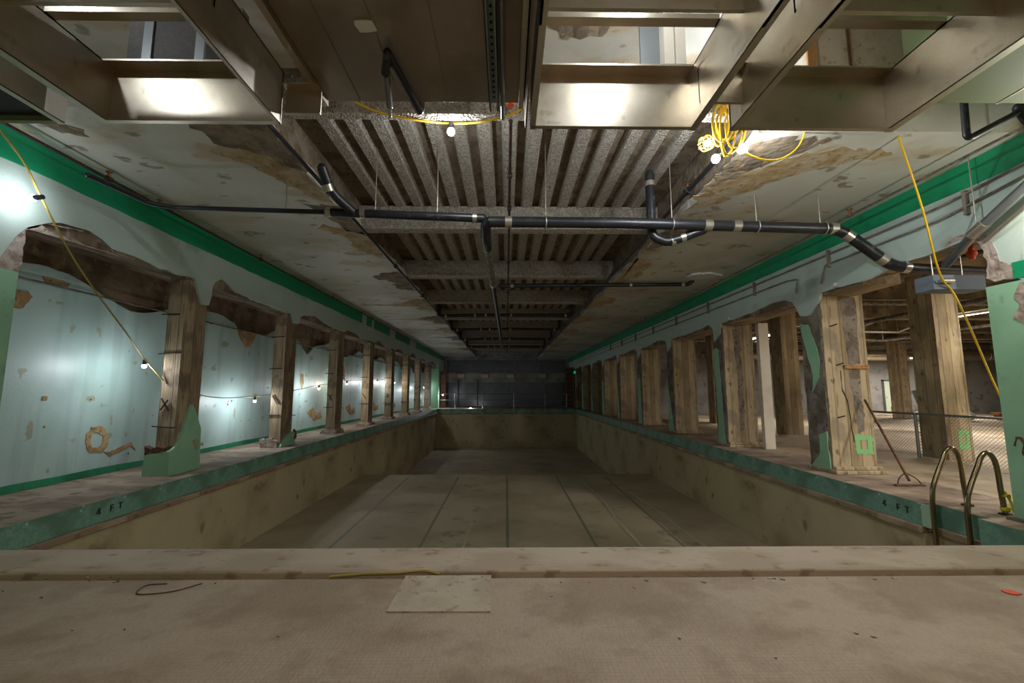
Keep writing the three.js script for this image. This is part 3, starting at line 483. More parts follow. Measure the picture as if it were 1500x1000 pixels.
// ---------------------------------------------------------------- room ends, closing walls
{
  const w = struct('wall_far', [box(-5.6, 4.8, 0, 3.95, ZB, ZB - 0.25)], M.greyWall, 'dark panelled end wall behind the deep end railing', 'wall');
  part(w, 'pale_band', box(-4.1, 4.05, 1.62, 2.23, ZB + 0.03, ZB), M.farBand, 'pale band across the dark wall');
  for (let i = 0; i < 5; i++) part(w, 'upper_panel', box(-4.05 + i * 1.62, -2.47 + i * 1.62, 2.26, 3.1, ZB + 0.04, ZB), M.farPanel);
  for (let i = 0; i < 6; i++) part(w, 'lower_panel', box(-4.05 + i * 1.35, -2.73 + i * 1.35, 0.02, 1.6, ZB + 0.02, ZB), M.farPanel);
  for (const x of [-3.1, -1.48, 0.28, 2.45]) {
    const f = thing('wall_fixture', 'unlit boxy fixture on the pale band of the dark end wall', 'light fixture', [x, 1.9, ZB + 0.03], 'fixtures on the pale band');
    part(f, 'housing', slab('x', [[ZB + 0.03, 1.86], [ZB + 0.2, 1.9], [ZB + 0.16, 2.17], [ZB + 0.03, 2.2]], x - 0.24, x + 0.24), M.paper);
  }
  for (const x of [-3.25, -1.95]) solo('hanging_rod', cyl([x, 0, ZB + 0.3], [x, 1.78, ZB + 0.3], 0.025, 0.025, 6), M.black, 'thin black upright in front of the pale band', 'rod', 'rods before the end wall');
  const pl = thing('pilaster', 'light green pilaster at the far end of the narrow aisle', 'pilaster', [-4.2, 0, -26.2]);
  part(pl, 'shaft', box(-4.45, -4.02, 0, 2.35, -25.4, -25.75), M.greenPier);
  const ps = thing('rusty_post', 'rusty brown post beside the green pilaster at the deep end', 'post', [-4.0, 0, -27.4]);
  part(ps, 'shaft', box(-4.15, -3.85, 0, 2.1, -27.2, -27.5), M.rust);
  const pr = thing('dark_post', 'dark brown post at the end of the railing near the open columns', 'post', [4.0, 0, -27.0]);
  part(pr, 'shaft', box(3.75, 4.2, 0, 2.5, -26.9, -27.2), M.rust);
  const rail = thing('railing', 'grey metal railing along the deep end of the pool', 'railing', [0, 0, -25.35]);
  for (const [y, r] of [[0.86, 0.022], [0.49, 0.018]]) part(rail, 'rail', cyl([-4.0, y, -25.35], [3.9, y, -25.35], r, r, 8), M.steelGrey);
  for (const x of [-3.04, -1.4, 0.44, 2.29, 3.55]) part(rail, 'post', cyl([x, 0, -25.35], [x, 0.86, -25.35], 0.028, 0.028, 8), M.steelGrey);
  const ex = thing('exit_light', 'tiny green glowing exit light near the dark end wall', 'sign', [4.15, 2.2, -27]);
  part(ex, 'lens', rbox(4.2, XR, 2.1, 2.26, -26.5, -26.65, 0.01), std({ color: 0x0a4a30, emissive: 0x10c080, emissiveIntensity: 0.5 }));
  struct('wall_behind', box(-5.6, 24, -0.3, 3.95, ZC, ZC + 0.25), M.greyWall, 'wall behind the foreground deck', 'wall');
}

// ---------------------------------------------------------------- the basement room beyond the columns
{
  struct('wall_room_far', box(4.9, 24, 0, 3.6, -20, -20.25), M.greyWall, 'grey far wall of the basement room', 'wall');
  struct('wall_room_right', box(24, 24.25, 0, 3.6, ZC, -20.25), M.greyWall, 'grey side wall of the basement room', 'wall');
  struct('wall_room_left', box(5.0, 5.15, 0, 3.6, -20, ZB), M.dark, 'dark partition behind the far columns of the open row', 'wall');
  struct('ceiling_room', box(XR + 0.4, 24.25, 3.5, 3.7, ZC, -20.25), M.roomCeil, 'brown concrete ceiling of the basement room', 'ceiling');
  for (let i = 0; i < 8; i++) { const z = -2.0 - i * 2.45; const b = thing('room_beam', 'brown concrete beam under the ceiling of the basement room', 'beam', [14, 3.1, z], 'beams of the basement room'); part(b, 'body', box(4.85, 24, 3.12, 3.5, z, z - 0.4), M.roomCeil); }
  const rc = (x, z, l, g, s = 0.42) => { const c = thing('room_column', l, 'column', [x, 0, z], g); part(c, 'shaft', box(x - s / 2, x + s / 2, 0, 3.14, z + s / 2, z - s / 2), M.boardWarm); part(c, 'corner_strip', box(x - s / 2 - 0.004, x - s / 2 + 0.06, 0, 3.14, z + s / 2 + 0.012, z + s / 2), M.boardGrey); return c; };
  const c1 = rc(7.12, -6.95, 'basement column with a green spray mark, standing at the chain link fence');
  part(c1, 'spray_mark', slab('z', [[7.10, 0.46], [7.27, 0.46], [7.27, 0.17], [7.10, 0.17]], -6.735, -6.74, [[[7.14, 0.40], [7.14, 0.24], [7.22, 0.24], [7.22, 0.40]]]), M.sprayGreen, 'green spray painted ring');
  rc(7.05, -10.7, 'basement column seen between the first two board marked columns');
  for (const [x, z] of [[7.1, -14.4], [11.2, -10.7], [11.2, -14.4], [15.3, -16.5], [11.6, -6.9], [15.4, -12.6]]) rc(x, z, 'concrete column deeper in the basement room', 'columns deeper in the basement');
  // chain link fence
  const fa = [6.62, -8.3], fb = [6.85, -4.4], FH = 0.7;
  const f = thing('chain_link_fence', 'low chain link fence in the basement room behind the rake and ladder', 'fence', [6.72, 0, -6.4]);
  const at = (t, y) => [fa[0] + (fb[0] - fa[0]) * t, y, fa[1] + (fb[1] - fa[1]) * t];
  part(f, 'top_rail', cyl(at(0, FH), at(1, FH), 0.018, 0.018, 8), M.steelGrey);
  for (const t of [0.02, 0.333, 0.66, 0.98]) part(f, 'post', cyl(at(t, 0), at(t, FH + 0.02), 0.022, 0.022, 8), M.steelGrey);
  const L = Math.hypot(fb[0] - fa[0], fb[1] - fa[1]), wires = [];
  for (let s = -FH; s < L; s += 0.05) for (const d of [1, -1]) {
    let s0 = s, s1 = s + FH, y0 = d > 0 ? 0.01 : FH, y1 = d > 0 ? FH : 0.01;
    if (s0 < 0) { y0 += (y1 - y0) * (-s0 / FH); s0 = 0; } if (s1 > L) { y1 = y0 + (y1 - y0) * ((L - s0) / (s1 - s0)); s1 = L; }
    wires.push(cyl(at(s0 / L, y0), at(s1 / L, y1), 0.0022, 0.0022, 3));
  }
  const wm = part(f, 'wire_mesh', wires, M.steelGrey, 'diamond wire mesh'); wm.userData.kind = 'stuff';
  // things by the far wall
  const d = thing('door', 'pale green door in the grey wall of the basement room', 'door', [17.9, 0, -20]);
  const leaf = part(d, 'leaf', rbox(17.75, 18.35, 0.0, 1.5, -19.95, -20, 0.01), M.doorPaint); part(d, 'frame', [box(17.68, 17.75, 0, 1.56, -19.93, -20), box(18.35, 18.42, 0, 1.56, -19.93, -20), box(17.68, 18.42, 1.5, 1.56, -19.93, -20)], M.steelGrey); part(leaf, 'handle', ball(17.82, 0.75, -19.93, 0.03), M.clamp);
  const mop = thing('mop_bucket', 'black and yellow bucket in front of the pale green door', 'bucket', [17.5, 0, -19.3]);
  part(mop, 'pail', cyl([17.6, 0, -19.3], [17.6, 0.2, -19.3], 0.13, 0.17), M.yellow); part(mop, 'wringer', rbox(17.48, 17.72, 0.2, 0.34, -19.2, -19.4, 0.02), M.black);
  const bd = thing('leaning_board', 'grey blue board leaning beside a basement column near the orange cone', 'board', [16.3, 0, -16.6]);
  { const g = rbox(-0.25, 0.25, 0, 1.1, -0.02, 0.02, 0.005); g.rotateX(-0.15); g.rotateZ(0.18); g.translate(16.35, 0.04, -16.5); part(bd, 'panel', g, M.boardBlue); }
  const cn = thing('traffic_cone', 'orange traffic cone standing on a rusty bin', 'cone', [17.1, 0, -16.7]);
  { const bx = 17.05, bz = -16.9; part(cn, 'base', rbox(bx - 0.16, bx + 0.16, 0.36, 0.385, bz + 0.16, bz - 0.16, 0.01), M.orange); part(cn, 'body', new THREE.LatheGeometry([[0.13, 0.385], [0.03, 0.85], [0.0, 0.86]].map((p) => new THREE.Vector2(...p)), 16).translate(bx, 0, bz), M.orange);
    const bin = thing('rusty_bin', 'rusty brown bin under the orange cone', 'bin', [bx, 0, bz]); part(bin, 'body', cyl([bx, 0, bz], [bx, 0.34, bz], 0.24, 0.27), M.rust); part(bin, 'rim', new THREE.TorusGeometry(0.27, 0.015, 6, 20).rotateX(Math.PI / 2).translate(bx, 0.34, bz), M.rust); }
  for (let i = 0; i < 3; i++) solo('plank', rbox(16.9, 18.9, 0.05 + i * 0.09, 0.13 + i * 0.09, -14.4 - i * 0.1, -14.7 - i * 0.1, 0.01), i % 2 ? M.rust : M.wood, 'brown plank in a low stack in the basement room', 'plank', 'stacked planks');
  for (let i = 0; i < 3; i++) solo('bag', (() => { const g = new THREE.SphereGeometry(0.3, 14, 10); g.scale(1.2, 0.6, 0.8); g.translate(14.6 + i * 0.75, 0.18, -15.0 - 0.2 * (i % 2)); return g; })(), M.white, 'white filled bag lying beside the stacked planks', 'bag', 'white bags');
  solo('timber', rbox(13.8, 17.2, 0.02, 0.16, -18.2, -18.5, 0.01), M.whiteBoard, 'long pale timber lying before the grey basement wall', 'timber');
  // ducts, pipes
  const du = thing('round_duct', 'round silver duct hung along the basement room', 'duct', [17, 2.6, -19.2]);
  part(du, 'body', cyl([9, 2.65, -19.0], [23, 2.65, -19.0], 0.24, 0.24, 20), M.galv); for (const x of [10, 14, 18, 22]) part(du, 'hanger_rod', cyl([x, 2.65, -19.0], [x, 3.5, -19.0], 0.01, 0.01, 5), M.clamp); for (let i = 0; i < 9; i++) part(du, 'seam_ring', new THREE.TorusGeometry(0.245, 0.015, 6, 20).rotateY(Math.PI / 2).translate(9.7 + i * 1.5, 2.65, -19.0), M.clamp);
  const wp = (name, label, pts, r, m) => { const o = thing(name, label, 'pipe', pts[0]); part(o, 'pipe', tube(pts, r, 8), m); for (const p of pts.slice(0, 3)) part(o, 'hanger_rod', cyl(p, [p[0], 3.5, p[2]], 0.006, 0.006, 5), M.clamp); };
  wp('white_conduit', 'white conduit with a bend hung in the basement room', [[8.75, 2.82, -12.3], [11.7, 2.80, -12.5], [10.4, 2.82, -10.2], [10.9, 2.84, -8.5]], 0.025, M.white);
  wp('white_conduit', 'short white conduit above the bent one in the basement', [[7.4, 2.84, -11.6], [9.9, 2.84, -11.6], [9.2, 2.86, -10.0]], 0.02, M.white);
  wp('dark_hose', 'dark sagging hose hung under the basement beams', [[8.2, 2.62, -12.4], [11.5, 2.58, -12.8], [13.5, 2.8, -12.6]], 0.03, M.ironPipe);
  for (const [z, y, r] of [[-9.2, 3.0, 0.05], [-13.4, 2.95, 0.06], [-16.0, 2.95, 0.05]]) { const o = thing('room_pipe', 'long iron pipe under the basement ceiling', 'pipe', [12, y, z], 'iron pipes of the basement'); part(o, 'pipe', cyl([5.2, y, z], [23, y, z], r, r, 10), M.ironPipe); }
  for (const [x, y, r, l] of [[6.0, 2.82, 0.04, 'thin iron pipe lengthwise under the basement ceiling, next to the open columns'], [8.6, 2.70, 0.05, 'iron pipe lengthwise under the basement ceiling, behind the fence column'], [13.2, 2.85, 0.05, 'iron pipe lengthwise under the ceiling deep in the basement']]) { const o = thing('room_pipe', l, 'pipe', [x, y, -8]); part(o, 'pipe', cyl([x, y, -1], [x, y, -18.6], r, r, 10), M.ironPipe); }
  // tube lights
  const tl = (x, z, y, along, l, g, w = 1.2, glow = M.tubeGlow, inten = LAMP.roomTube, col = NEUTRAL) => {
    const o = thing('tube_light', l, 'light', [x, y, z], g), hx = along === 'x' ? w / 2 : 0.05, hz = along === 'x' ? 0.05 : w / 2;
    part(o, 'housing', rbox(x - hx, x + hx, y + 0.03, y + 0.08, z + hz, z - hz, 0.01), M.white);
    part(o, 'tube', along === 'x' ? cyl([x - hx, y, z], [x + hx, y, z], 0.022, 0.022, 8) : cyl([x, y, z - hz], [x, y, z + hz], 0.022, 0.022, 8), glow, 'glowing tube');
    for (const s of [-1, 1]) part(o, 'hanger', along === 'x' ? cyl([x + s * hx * 0.8, y + 0.08, z], [x + s * hx * 0.8, 3.5, z], 0.005, 0.005, 5) : cyl([x, y + 0.08, z + s * hz * 0.8], [x, 3.5, z + s * hz * 0.8], 0.005, 0.005, 5), M.clamp);
    const a = new THREE.RectAreaLight(col, inten / (w * 0.1), (along === 'x' ? w : 0.1) * U, (along === 'x' ? 0.1 : w) * U);
    a.position.set(0, -0.035 * U, 0); a.rotation.x = -Math.PI / 2; a.castShadow = true; o.add(a);
  };
  tl(11.7, -10.4, 2.98, 'z', 'glowing tube light past the fence column in the basement room', undefined);
  tl(17.4, -17.5, 2.4, 'x', 'glowing tube light near the grey wall with the pale green door', undefined);
  tl(8.8, -4.6, 2.98, 'z', 'glowing tube light over the chain link fence', undefined);
  tl(8.8, -14.5, 2.9, 'z', 'glowing tube light behind the second board marked column', undefined, 1.2, M.tubeGlow, LAMP.roomTube * 0.5);
  tl(7.0, -0.8, 2.98, 'z', 'glowing tube light over the basement floor behind the green pier', undefined, 1.2, M.tubeGlow, LAMP.roomTube * 1.6);
  // work lights behind the foreground
  tl(1.7, 1.5, 2.75, 'x', 'warm tube light above the foreground deck', 'foreground tube lights', 1.4, M.tubeWarm, LAMP.work, WARM);
  tl(-1.6, 2.0, 2.75, 'x', 'warm tube light above the foreground deck', 'foreground tube lights', 1.4, M.tubeWarm, LAMP.work * 0.2, WARM);
}

// ---------------------------------------------------------------- pipes in the pool hall
function pipe(name, label, runs, o = {}) {          // runs: [pts, radius, material, name]
  const p = thing(name, label, 'pipe', runs[0][0][0], o.group);
  for (const [pts, r, m, nm] of runs) part(p, nm || 'pipe', tube(pts, r, 14), m || M.blackPipe);
  for (const [a, b, r] of o.clamps || []) { const k = part(p, 'band_clamp', cyl(a, b, r, r, 16), M.clamp, 'silver band clamp'); part(k, 'screw', cyl([(a[0] + b[0]) / 2 - 0.012, (a[1] + b[1]) / 2 + r, (a[2] + b[2]) / 2], [(a[0] + b[0]) / 2 + 0.012, (a[1] + b[1]) / 2 + r, (a[2] + b[2]) / 2], 0.007, 0.007, 6), M.steelGrey); }
  for (const [x, y0, y1, z] of o.hangers || []) part(p, 'hanger_rod', cyl([x, y0, z], [x, y1, z], 0.006, 0.006, 6), M.clamp);
  for (const [x, y, z, r] of o.rings || []) part(p, 'hanger_ring', new THREE.TorusGeometry(r, 0.007, 6, 18).rotateY(Math.PI / 2).translate(x, y, z), M.clamp);
  return p;
}
pipe('drain_pipe', 'big black drain pipe crossing the hall and dropping through the opening', [
  [[[-0.183, 2.879, -4.401], [1.187, 2.875, -4.401], [3.579, 2.811, -4.382], [4.109, 2.405, -4.382], [4.337, 2.377, -4.382], [5.204, 2.341, -4.401]], 0.058],
  [[[-0.183, 2.879, -4.401], [-0.228, 2.861, -4.437], [-0.237, 2.797, -4.748], [-0.237, 2.834, -5.113]], 0.058, M.blackPipe, 'elbow']],
{ clamps: [[[-0.018, 2.879, -4.401], [0.055, 2.879, -4.401], 0.063], [[2.118, 2.850, -4.392], [2.200, 2.848, -4.392], 0.063], [[2.429, 2.843, -4.392], [2.511, 2.840, -4.392], 0.063], [[3.469, 2.816, -4.382], [3.542, 2.814, -4.382], 0.063], [[3.643, 2.761, -4.382], [3.707, 2.712, -4.382], 0.063], [[3.981, 2.503, -4.382], [4.045, 2.455, -4.382], 0.063], [[4.218, 2.394, -4.382], [4.282, 2.386, -4.382], 0.063]],
  hangers: [[0.420, 2.879, 3.8, -4.401], [1.780, 2.861, 3.72, -4.401], [2.693, 2.898, YR, -4.392], [3.378, 2.879, YR, -4.382]],
  rings: [[0.420, 2.879, -4.401, 0.065], [1.780, 2.861, -4.401, 0.065], [2.693, 2.834, -4.392, 0.065], [3.415, 2.816, -4.382, 0.065]] });
pipe('drain_pipe', 'black branch pipe from the green band to the big drain pipe elbow', [
  [[[-3.816, 3.035, -3.743], [-3.743, 3.030, -4.309], [-3.561, 3.026, -4.419], [-1.872, 2.984, -4.419]], 0.026, M.blackPipe, 'thin_run'], [[[-1.917, 2.984, -4.419], [-0.256, 2.925, -4.419]], 0.046, M.blackPipe, 'thick_run'], [[[-1.643, 2.980, -4.419], [-1.808, 3.108, -4.200], [-1.844, 3.290, -4.063]], 0.05, M.blackPipe, 'wye']],
{ clamps: [[[-1.936, 2.985, -4.419], [-1.881, 2.984, -4.419], 0.052], [[-1.570, 2.975, -4.419], [-1.516, 2.974, -4.419], 0.052], [[-0.365, 2.930, -4.419], [-0.320, 2.928, -4.419], 0.05], [[-1.812, 3.108, -4.182], [-1.826, 3.163, -4.145], 0.055]],
  hangers: [[-2.374, 2.998, YL, -4.419], [-1.415, 2.971, 3.72, -4.419], [-0.749, 2.943, 3.72, -4.419]] });
pipe('trap_pipe', 'black pipe dropping from the deck into a curved trap under the big drain pipe', [[[[1.598, 3.491, -4.519], [1.598, 2.770, -4.519], [1.753, 2.706, -4.519], [1.917, 2.743, -4.501], [2.136, 2.816, -4.437]], 0.05]], { clamps: [[[1.598, 3.345, -4.519], [1.598, 3.400, -4.519], 0.055], [[1.799, 2.713, -4.519], [1.844, 2.724, -4.519], 0.056], [[1.908, 2.743, -4.501], [1.954, 2.755, -4.492], 0.056]] });
pipe('centre_pipe', 'iron pipe running down the middle of the opened ceiling toward the deep end', [[[[-0.26, 3.0, -5.5], [-0.26, 3.07, -7.9]], 0.056, M.ironPipe, 'iron_run'], [[[-0.26, 3.07, -7.9], [-0.25, 3.16, -12], [-0.22, 3.24, -20]], 0.045, M.blackPipe, 'black_run']],
  { clamps: [[[-0.26, 2.995, -5.5], [-0.26, 3.0, -5.62], 0.066], [[-0.26, 3.07, -7.85], [-0.26, 3.075, -8.0], 0.062]] });
pipe('branch_pipe', 'black branch pipe turning up into the white ceiling by a plaster flake', [[[[-0.13, 3.13, -8.25], [3.55, 3.135, -8.1], [3.62, 3.2, -8.08]], 0.04]], { clamps: [[[0.08, 3.13, -8.24], [0.14, 3.13, -8.23], 0.046], [[2.4, 3.13, -8.15], [2.45, 3.13, -8.15], 0.046], [[3.4, 3.135, -8.1], [3.46, 3.135, -8.1], 0.046]], hangers: [[0.5, 3.13, 3.72, -8.22], [2.05, 3.13, 3.2, -8.16], [2.75, 3.13, 3.2, -8.14], [3.2, 3.13, 3.2, -8.12]] });
for (const z of [-11.65, -14.4, -17.2, -20.2]) {
  pipe('cross_pipe', 'black cross pipe under the corrugated deck, left of the middle pipe run', [[[[-1.9, 3.6, z - 0.15], [-1.88, 3.14, z - 0.06], [-1.8, 3.12, z], [-0.35, 3.15, z]], 0.045]], { group: 'cross pipes on the pale wall side', clamps: [[[-0.9, 3.14, z], [-0.85, 3.14, z], 0.05], [[-0.6, 3.145, z], [-0.55, 3.145, z], 0.05], [[-1.7, 3.12, z], [-1.65, 3.12, z], 0.05]] }).userData.label = 'black cross pipe under the deck between the middle pipe and the pale wall side edge';
  pipe('cross_pipe', 'black cross pipe under the deck between the middle pipe and the open column side edge', [[[[-0.14, 3.15, z], [1.72, 3.14, z], [1.80, 3.16, z], [1.82, 3.80, z]], 0.045]], { group: 'cross pipes on the open column side', clamps: [[[0.1, 3.15, z], [0.15, 3.15, z], 0.05], [[1.6, 3.14, z], [1.65, 3.14, z], 0.05]], hangers: [[0.5, 3.15, 3.80, z], [1.3, 3.15, 3.80, z]] });
}
{ // sprinkler lines
  const sp = (name, label, x, y, z0, z1, r, m, heads) => {
    const p = thing(name, label, 'pipe', [x, y, z0]); part(p, 'pipe', cyl([x, y, z0], [x, y, z1], r, r, 10), m);
    for (const z of heads) { const cp = part(p, 'coupling', cyl([x, y, z - 0.03], [x, y, z + 0.03], r * 1.7, r * 1.7, 10), m); part(cp, 'sprinkler_head', merge([cyl([x, y, z], [x, y + 0.07, z], 0.014), cyl([x, y + 0.07, z], [x, y + 0.075, z], 0.03)]), M.copper, 'brass sprinkler head'); }
  };
  sp('sprinkler_line', 'thin rust red sprinkler pipe down the middle of the opened ceiling', 0.03, 3.30, -3.3, -26, 0.017, M.rustPipe, [-4.2, -5.0, -7.2, -9.6, -12, -15]);
  sp('sprinkler_line', 'dark sprinkler pipe along the ceiling edge facing the pale wall', -1.97, 3.27, -3.1, -27, 0.022, M.blackPipe, [-4.55, -7.4, -9.8, -12.6, -16]);
  sp('sprinkler_line', 'dark sprinkler pipe along the ceiling edge facing the open columns', 1.97, 3.24, -3.3, -27, 0.024, M.blackPipe, [-4.4, -7.6, -10.4, -14]);
  sp('sprinkler_line', 'thin rusty pipe below the ceiling beside the green band of the pale wall', -4.12, 3.26, -2.8, -27, 0.015, M.rustPipe, [-4.25, -4.9, -7.0, -10, -13]);
  sp('sprinkler_line', 'thin rusty pipe under the ceiling beside the green band of the open side', 3.98, 3.10, -2.9, -27, 0.012, M.ironPipe, [-4.7, -8, -12]);
  // conduits on the right upper wall
  for (const [y, l] of [[2.875, 'upper of two thin conduits clipped to the wall above the open columns'], [2.745, 'lower of two thin conduits clipped to the wall above the open columns']]) {
    const c = thing('wall_conduit', l, 'conduit', [4.26, y, -6]);
    part(c, 'pipe', y > 2.8 ? tube([[4.255, 2.95, -3.2], [4.255, y, -4.0], [4.255, y, -26]], 0.011, 6) : tube([[4.255, 2.85, -3.2], [4.255, y, -4.0], [4.255, y, -5.5], [4.255, 2.52, -5.6]], 0.011, 6), M.mortar);
    if (y < 2.8) { part(c, 'pipe', tube([[4.255, 2.5, -6.1], [4.255, 2.7, -6.05], [4.255, 2.735, -6.3], [4.255, y, -26]], 0.011, 6), M.mortar); }
    if (y > 2.8) for (let i = 0; i < 9; i++) part(c, 'clip', box(4.24, 4.28, 2.70, 2.93, -3.72 - i * 1.7, -3.75 - i * 1.7), M.mortar);
  }
  for (let i = 0; i < 4; i++) solo('ball_insulator', ball(4.255, 2.44, -5.35 - i * 2.65, 0.03), M.white, 'small white knob on the lower edge of the plaster above an opening', 'knob', 'white knobs above the openings');
  pipe('metal_conduit', 'silver metal conduit slanting through the broken corner above the ladder', [[[[4.12, 2.86, -2.9], [4.2, 2.50, -3.62], [4.45, 2.355, -4.15]], 0.04, M.steelGrey], [[[4.14, 2.72, -2.9], [4.24, 2.40, -3.6]], 0.02, M.clamp]], { hangers: [[4.2, 2.5, YR, -3.62]], clamps: [[[4.19, 2.54, -3.54], [4.21, 2.48, -3.68], 0.046]] });
  const jb = thing('junction_box', 'grey metal box in the opening where the big drain pipe leaves', 'box', [4.46, 2.07, -4.15]);
  part(jb, 'body', rbox(4.20, 4.72, 2.07, 2.22, -4.05, -4.25, 0.008), M.boardBlue); for (const x of [4.3, 4.6]) part(jb, 'hanger_rod', cyl([x, 2.2, -4.15], [x, 3.2, -4.15], 0.006, 0.006, 6), M.clamp); part(jb, 'connector', cyl([4.24, 2.15, -4.02], [4.36, 2.15, -4.02], 0.022), M.clamp);
  solo('orange_valve', merge([ball(4.5, 2.40, -3.95, 0.04), cyl([4.5, 2.34, -3.95], [4.5, 2.52, -3.95], 0.022)]), M.orange, 'orange fitting in the broken corner above the ladder', 'fitting');
}

// ---------------------------------------------------------------- metal framing and ducts above the foreground
const chanX = (o, x0, x1, z, y0, y1, f = 0.06) => { part(o, 'header', [box(x0, x1, y0, y1, z - 0.012, z), box(x0, x1, y1 - 0.012, y1, z, z + f + 0.03), box(x0, x1, y0, y0 + 0.008, z, z + f * 0.35)], M.galv); };
const chanZ = (o, x, z0, z1, y0, y1, s, f = 0.05) => { part(o, 'joist', [box(x, x + s * 0.012, y0, y1, z0, z1), box(x, x + s * f, y0, y0 + 0.008, z0, z1), box(x, x + s * f, y1 - 0.01, y1, z0, z1)], M.galv); };
{
  const a = thing('channel_grid', 'galvanized channel frame over the foreground, beside the light cluster', 'frame', [1.3, 2.78, -1.5]);
  chanX(a, 0.15, 1.2, -2.6, 2.785, 3.17); chanX(a, 1.47, 2.5, -2.6, 2.785, 3.17); chanX(a, 1.2, 1.47, -2.45, 2.86, 3.1, 0.03);
  chanZ(a, 0.15, -2.62, 0.6, 2.785, 3.17, 1, 0.035); chanZ(a, 1.2, -2.62, 0.6, 2.785, 3.17, 1, 0.04); chanZ(a, 1.47, -2.62, 0.6, 2.785, 3.17, 1, 0.04); chanZ(a, 2.5, -2.62, 0.6, 2.785, 3.17, 1, 0.05);
  for (const [x0, x1] of [[0.15, 1.2], [1.47, 2.5]]) part(a, 'cross_strap', box(x0, x1, 3.17, 3.2, -2.17, -2.23), M.galv);
  chanX(a, 0.15, 1.2, -1.95, 3.0, 3.17, 0.03); chanX(a, 1.47, 2.5, -1.95, 3.0, 3.17, 0.03);
  const b = thing('channel_grid', 'galvanized channel frame over the foreground on the pale wall side', 'frame', [-2.1, 2.78, -1.5]);
  chanX(b, -2.56, -1.47, -2.6, 2.80, 3.17);
  chanZ(b, -1.47, -2.62, 0.6, 2.80, 3.17, -1, 0.02); chanZ(b, -2.56, -2.62, 0.6, 2.80, 3.17, -1, 0.05); chanX(b, -1.45, -1.22, -2.62, 2.88, 3.06, 0.03);
  part(b, 'cross_strap', box(-2.56, -1.47, 3.17, 3.2, -2.17, -2.23), M.galv); chanX(b, -2.56, -1.47, -1.95, 3.0, 3.17, 0.03);
  chanZ(b, -2.86, -2.62, 0.6, 2.80, 3.12, -1, 0.04); part(b, 'dark_panel', box(-2.88, -4.0, 2.83, 2.85, -2.58, 0.6), M.black, 'black panel'); part(b, 'edge_strip', box(-2.9, -4.0, 2.80, 2.84, -2.59, -2.62), M.olive);
  // vertical hangers and boards seen above the frames
  const c = thing('timber_stud', 'pair of pale wooden studs seen above the channel frame', 'stud', [0.95, 3.2, -2.3]);
  part(c, 'stud', box(1.02, 1.085, 3.18, 3.72, -2.52, -2.59), M.whiteBoard); part(c, 'stud', box(1.095, 1.16, 3.18, 3.72, -2.52, -2.59), M.whiteBoard); part(c, 'side_plate', box(0.88, 1.01, 3.18, 3.72, -2.57, -2.59), M.steelGrey, 'grey plate beside the studs');
  const dk = thing('dark_duct', 'dark duct section above the frame on the pale wall side', 'duct', [-1.9, 3.2, -2.3]);
  part(dk, 'body', box(-2.55, -2.06, 3.18, 3.71, -2.66, -2.95), M.dark); for (const x of [-2.44, -2.09]) part(dk, 'pale_strip', box(x, x + 0.06, 3.18, 3.71, -2.645, -2.66), M.steelGrey);
  const wb = thing('warm_panel', 'beige wall panel above the channel frame near the olive duct', 'panel', [2.4, 3.2, -2.8]);
  part(wb, 'panel', box(2.12, 3.1, 3.18, 3.71, -2.75, -2.8), M.paper); part(wb, 'joint', box(2.42, 2.435, 3.18, 3.71, -2.74, -2.75), M.rust); part(wb, 'joint', box(2.12, 2.19, 3.18, 3.71, -2.735, -2.75), M.wood);

  const d = thing('sheet_metal_duct', 'wide brown sheet metal duct hung above the middle of the foreground', 'duct', [-0.55, 3.1, -1.3]);
  part(d, 'body', rbox(-1.25, 0.12, 3.10, 3.70, -2.8, 1.0, 0.006), M.duct);
  for (const x of [-1.03, -0.75, -0.42]) part(d, 'crease', box(x, x + 0.006, 3.096, 3.1, -2.8, 1.0), M.duct);
  part(d, 'flange', box(-1.29, -1.25, 3.06, 3.2, -2.8, 1.0), M.galv); part(d, 'flange', box(0.08, 0.11, 3.02, 3.3, -2.75, 1.0), M.galv); part(d, 'side_plate', slab('x', [[-2.66, 2.82], [-2.82, 3.1], [-2.82, 3.3], [1, 3.3], [1, 2.82]], 0.12, 0.132), M.duct, 'grey side plate');
  const s1 = part(d, 'sticker', slab('y', rough([[-0.84, -2.13], [-0.74, -2.13], [-0.73, -2.2], [-0.83, -2.21]], 0.05, 0.012, 180), 3.094, 3.1), M.white, 'torn white label');
  const st = thing('strut_channel', 'perforated steel strut channel under the sheet metal duct', 'strut', [-0.09, 3.02, -1.3]);
  part(st, 'channel', [box(-0.12, -0.115, 3.02, 3.09, -2.78, 1), box(-0.06, -0.055, 3.02, 3.09, -2.78, 1), box(-0.12, -0.055, 3.085, 3.09, -2.78, 1), box(-0.12, -0.105, 3.02, 3.025, -2.78, 1), box(-0.07, -0.055, 3.02, 3.025, -2.78, 1)], M.strut);
  for (let i = 0; i < 20; i++) part(st, 'hole', cyl([-0.0875, 3.083, -2.72 + i * 0.05], [-0.0875, 3.086, -2.72 + i * 0.05], 0.009, 0.009, 8), M.black);
  part(st, 'conduit', cyl([-0.03, 3.05, -2.9], [-0.03, 3.05, 1], 0.014), M.steelGrey);
  const o = thing('olive_duct', 'olive painted duct beside the channel frame on the ladder side', 'duct', [3.4, 2.95, -1]);
  part(o, 'body', rbox(2.62, 4.24, 2.95, 3.70, -2.56, 0.8, 0.01), M.olive); part(o, 'seam', box(3.2, 3.21, 2.946, 2.95, -2.56, 0.8), M.duct);
